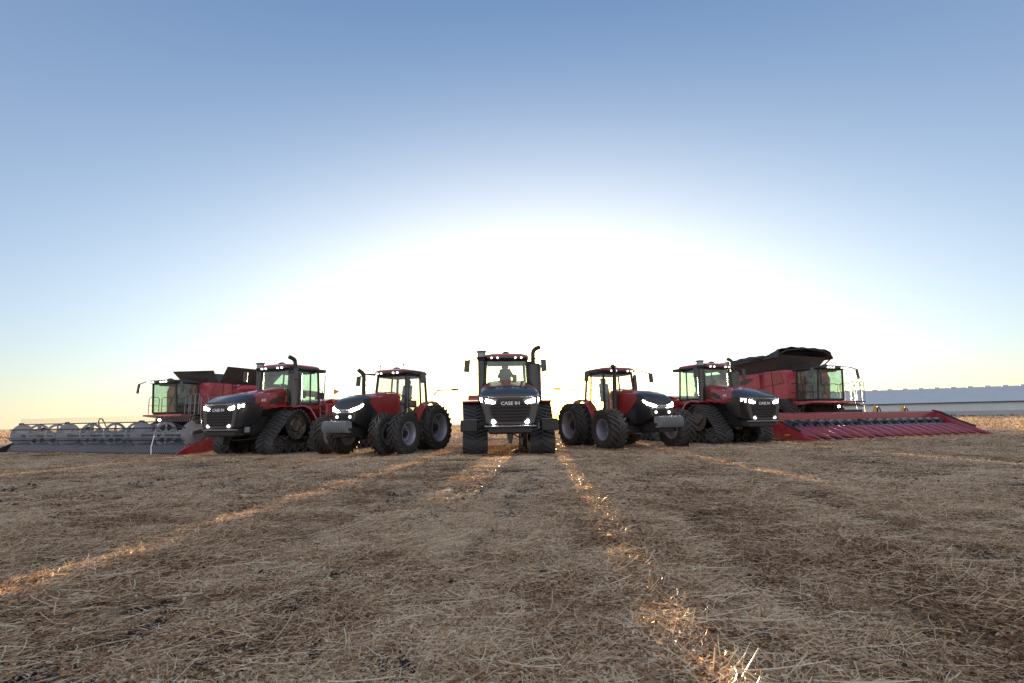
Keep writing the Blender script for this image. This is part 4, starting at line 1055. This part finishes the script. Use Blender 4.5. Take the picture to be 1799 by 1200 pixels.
def straws():
    mat = straw_material(); rng = np.random.default_rng(5)
    # loose straw near and far; clumps get larger and coarser with distance
    near = [straw_clump(i, .17, 26, 130, mat) for i in range(9)]
    mid = [straw_clump(20+i, .42, 60, 240, mat, thick=.0034, up=.10, leaf=(.012, .034)) for i in range(5)]
    far = [straw_clump(40+i, 1.1, 90, 330, mat, thick=.008, up=.08, lenr=(.10, .30), leaf=(.025, .06)) for i in range(4)]
    def pts(n, y0, y1, half, power=1.0):
        y = y0+(y1-y0)*rng.random(n)**power; x = (rng.random(n)*2-1)*(half*y+1.6)
        # weight by width
        keep = rng.random(n) < (half*y+1.6)/(half*y1+1.6) if power == 1.0 else np.ones(n, bool)
        return x[keep], y[keep]
    def go(name, meshes, n, y0, y1, dens, s0, s1, flat=1.0):
        x, y = pts(n, y0, y1, 1.06)
        b = bare(x, y); rg = ridge(x, y)
        k = rng.random(len(x)) < np.clip((1-b*.70)*(dens+rg*6), .02, 1)
        x, y = x[k], y[k]; rg = rg[k]
        s, l = rowc(x, y)
        P = np.stack([x, y, gz(x, y)+.002+rng.random(len(x))*rg*.7], -1)
        ti = .10 if flat > .7 else .03
        rot = np.stack([rng.normal(0, ti, len(x)), rng.normal(0, ti, len(x)), rng.normal(-.3, 1.1, len(x))], -1)
        scl = s0+(s1-s0)*rng.random(len(x))+rg*3.0
        return scatter(name, meshes, P, rot, scl, rng.integers(0, len(meshes), len(x)), flat)
    clods = []
    import bmesh
    for i in range(5):
        bm = bmesh.new(); bmesh.ops.create_icosphere(bm, subdivisions=2, radius=1); rr = random.Random(i)
        off = [rr.uniform(-9, 9) for _ in range(3)]
        for v in bm.verts:
            k = 1+.45*math.sin(v.co.x*2.7+off[0])*math.sin(v.co.y*3.1+off[1])+.25*math.sin(v.co.z*5.3+off[2]+v.co.x*4)
            v.co = Vector((v.co.x*k, v.co.y*k*.8, v.co.z*k*.6))
        cm = bpy.data.meshes.new('clod'); bm.to_mesh(cm); bm.free(); cm.materials.append(M['soil']); clods.append(cm)
    x, y = pts(60000, 1.4, 16.0, 1.06); b_ = bare(x, y); k = rng.random(len(x)) < b_*.9+.02; x, y = x[k], y[k]
    scatter('soil_clods', clods, np.stack([x, y, gz(x, y)+.002], -1), rng.normal(0, 2, (len(x), 3)), rng.uniform(.006, .030, len(x))*rng.uniform(.5, 1.5, len(x)), rng.integers(0, 5, len(x)))
    o = go('straw_litter', near, 22000, 1.4, 9.0, .60, .7, 1.15, .62); 
    go('straw_litter', mid, 13000, 7.5, 24, .60, .8, 1.25, .42)
    go('straw_litter', far, 4500, 21, 40, .7, .8, 1.3, .25)
    vfar = [straw_clump(60+i, 2.6, 230, 120, mat, thick=.014, up=.45, lenr=(.12, .34), leaf=(.03, .07)) for i in range(3)]
    go('straw_litter', vfar, 9000, 36, 170, .8, .8, 1.2, .8)

# ------------------------------------------------------------------ warehouse
def warehouse():
    A = Vector((93, 200)); B = Vector((225, 116)); L_ = (B-A).length; ang = math.atan2(B.y-A.y, B.x-A.x)
    t = thing('warehouse', 'long low pale grey storage shed with a row of ridge vents behind the corn header', 'warehouse', (A.x, A.y, 0), ang)
    # local x along the front wall, y pointing away from the camera
    E, Rg, D = 4.65, 9.4, 14.0
    wall = paint('shed_wall_sheet', (.55, .60, .62), .6, dust=.2, scale=.4)
    low = paint('shed_lower_wall', (.34, .37, .40), .7, dust=.2, scale=.4)
    roofm = paint('shed_roof_sheet', (.45, .50, .54), .55, dust=.15, scale=.25)
    w = MB(); w.box((L_/2, .1, 3.3), (L_, .2, 2.6)); w.box((L_/2, 2*D-.1, 2.5), (L_, .2, 4.4)); w.build('wall', wall, t, smooth=False)
    w = MB(); w.box((L_/2, .06, 1.0), (L_, .3, 2.0)); w.build('lower_wall', low, t, smooth=False)
    for x0 in (0, L_):
        g = MB(); g.prism([(.2, .0), (2*D-.2, 0), (2*D-.2, E-.1), (D, Rg-.15), (.2, E-.1)], 'x', x0-.1, x0+.1); g.build('gable_wall', wall, t, smooth=False)
    rib = MB(); nrib = 120
    for i in range(nrib):
        x = (i+.5)*L_/nrib; rib.box((x, -.02, 3.3), (.12, .06, 2.5))
    rib.build('wall_ribs', wall, t, smooth=False, kind='stuff')
    for sgn in (0, 1):
        r = MB(); ya, yb = (-.5, D) if sgn == 0 else (2*D+.5, D)
        r.prism([(ya, E-.15), (yb, Rg), (yb, Rg+.12), (ya, E)], 'x', -.6, L_+.6); r.build('roof', roofm, t, smooth=False)
    gt = MB(); gt.box((L_/2, -.6, E-.12), (L_+1.2, .22, .26)); gt.build('gutter', M['dark'], t)
    for i in range(int(L_/4.3)):
        x = 2+i*4.3
        v = MB(); v.prism([(D-.6, Rg-.2), (D-.5, Rg+.28), (D-.2, Rg+.45), (D+.2, Rg+.45), (D+.5, Rg+.28), (D+.6, Rg-.2)], 'x', x, x+1.4); v.build('ridge_vent', roofm, t, smooth=False)
    # weeds along its foot
    green = paint('dull_weeds', (.06, .065, .035), .9, dust=.3, scale=2); rng = random.Random(3)
    g = MB()
    for i in range(1500):
        x = rng.random()*L_; y = -1.2-rng.random()*3.0; h = rng.uniform(.3, 1.0)*(1.6 if rng.random() < .04 else .85); a = rng.random()*PI; w_ = rng.uniform(.3, .8)
        c = Vector((x, y, 0)); d = Vector((math.cos(a), math.sin(a), 0))*w_
        l2 = Vector((rng.gauss(0, .15), rng.gauss(0, .15), 0))
        g.add([c-d, c+d, c+d*.4+l2+Vector((0, 0, h)), c-d*.6+l2+Vector((0, 0, h*.8))], [(0, 1, 2, 3)])
    o = g.build('weeds', green, None, smooth=False, kind='stuff'); o.location = (A.x, A.y, 0); o.rotation_euler = (0, 0, ang)
    return t

# ------------------------------------------------------------------ driver
def driver(parent_tf, label):
    """seated adult: one continuous skinned body; head, hands on the wheel"""
    J = {'pel': (0, .12, .10), 'bel': (0, .13, .26), 'che': (0, .12, .46), 'nek': (0, .10, .62), 'hea': (0, .08, .70), 'hd2': (0, .07, .80),
         'ls': (-.19, .11, .55), 'le': (-.30, -.02, .33), 'lh': (-.17, -.27, .40), 'rs': (.19, .11, .55), 're': (.30, -.02, .33), 'rh': (.17, -.27, .40),
         'lk': (-.15, -.34, .12), 'lf': (-.16, -.42, -.30), 'lt': (-.16, -.54, -.33), 'rk': (.15, -.34, .12), 'rf': (.16, -.42, -.30), 'rt': (.16, -.54, -.33)}
    Rr = {'pel': .15, 'bel': .14, 'che': .165, 'nek': .06, 'hea': .075, 'hd2': .095, 'ls': .075, 'le': .05, 'lh': .035, 'rs': .075, 're': .05, 'rh': .035,
          'lk': .075, 'lf': .045, 'lt': .04, 'rk': .075, 'rf': .045, 'rt': .04}
    E = [('pel', 'bel'), ('bel', 'che'), ('che', 'nek'), ('nek', 'hea'), ('hea', 'hd2'), ('che', 'ls'), ('ls', 'le'), ('le', 'lh'), ('che', 'rs'), ('rs', 're'), ('re', 'rh'),
         ('pel', 'lk'), ('lk', 'lf'), ('lf', 'lt'), ('pel', 'rk'), ('rk', 'rf'), ('rf', 'rt')]
    for s, h in (('l', -1), ('r', 1)):
        for k in range(4):
            nm_ = '%sf%d' % (s, k); x = h*(.17-.024*k+.03)
            J[nm_+'a'] = (x, -.33, .43-.004*k); J[nm_+'b'] = (x-h*.01, -.355, .40); Rr[nm_+'a'] = .010; Rr[nm_+'b'] = .009
            E += [(s+'h', nm_+'a'), (nm_+'a', nm_+'b')]
        J[s+'th'] = (h*.12, -.29, .44); Rr[s+'th'] = .011; E.append((s+'h', s+'th'))
    keys = list(J); me = bpy.data.meshes.new('person'); me.from_pydata([J[k] for k in keys], [(keys.index(a), keys.index(b)) for a, b in E], [])
    o = bpy.data.objects.new('person', me); C.objects.link(o)
    sk = o.modifiers.new('skin', 'SKIN'); sk.use_smooth_shade = True
    for i, k in enumerate(keys):
        me.skin_vertices[0].data[i].radius = (Rr[k], Rr[k]*(.75 if k in ('che', 'bel') else 1)); me.skin_vertices[0].data[i].use_root = (k == 'pel')
    ss = o.modifiers.new('sub', 'SUBSURF'); ss.levels = 2; ss.render_levels = 2
    me.materials.append(M['shirt'])
    o['label'] = label; o['category'] = 'person'; o.matrix_world = parent_tf
    fc = MB()
    fc.lathe([(.66, .02), (.68, .055), (.72, .082), (.78, .095), (.84, .092), (.88, .07), (.905, .03), (.908, .001)], 18, c=(0, .07, 0), axis='z')
    fc.box((0, -.030, .76), (.022, .03, .045), tap=(.6, .5)); fc.box((-.098, .08, .77), (.015, .035, .06)); fc.box((.098, .08, .77), (.015, .035, .06))
    fo = fc.build('head', M['skin'], o, ang=60)
    ey = MB()
    for x in (-.035, .035): ey.cyl((x, -.022, .79), (x, -.016, .79), .011, n=8)
    ey.box((0, -.020, .715), (.045, .008, .009)); ey.build('face_features', M['dark'], fo)
    cp = MB(); cp.lathe([(.80, .101), (.86, .098), (.90, .075), (.925, .03), (.928, .001)], 18, c=(0, .075, 0), axis='z'); cp.box((0, -.06, .81), (.15, .11, .012)); cp.build('cap', M['cap'], o)
    return o

# ------------------------------------------------------------------ assemble
field()
warehouse()
draper_header('wide dark grey draper header with reel lying low in front of the left combine', (-19.25, 26.25, 0), R(-23.3))
corn_header('long magenta red corn header with a row of pointed snouts at the right', (19.95, 29.2, 0), R(23.4))
combine('red combine at far left with open dark grain tank flaps and green tinted cab', (-17.1, 30.6, 0), R(-23.3), 1.0)
combine('red combine at right with black tarpaulin over its grain tank', (17.0, 33.5, 0), R(23.4), 1.12, tarp=True, feed=-1.6)
tracked_tractor('red tracked tractor at left, overlapping the combine that has open dark tank flaps', (-10.3, 24.2, 0), R(-24), R(-20), number='645', side_boxes=False)
tracked_tractor('red tracked tractor in front of the combine with the black tarpaulin', (9.85, 26.9, 0), R(23), R(170), number='645', side_boxes=False)
ct = tracked_tractor('middle tracked tractor facing the camera head on, black nose, driver at the wheel', (-.22, 21.55, 0), R(3), R(80))
row_crop_tractor('red wheeled tractor with double front tyres and grey front weights left of the middle tractor', (-5.66, 21.9, 0), R(-25), (.98, 1.85), (.62, 1.14), head='seatpale', seatmat='seatblue')
row_crop_tractor('red wheeled tractor with single wide front tyres, right of the middle tractor', (5.12, 22.6, 0), R(24), (1.62,), (.80, 1.38), fw=.74, seatmat='seatblue')
bpy.context.view_layer.update()
driver(ct.matrix_world @ Matrix.Translation((0, .95, 2.55)), 'driver in dark shirt and cap seated behind the windscreen of the middle tractor')
straws()
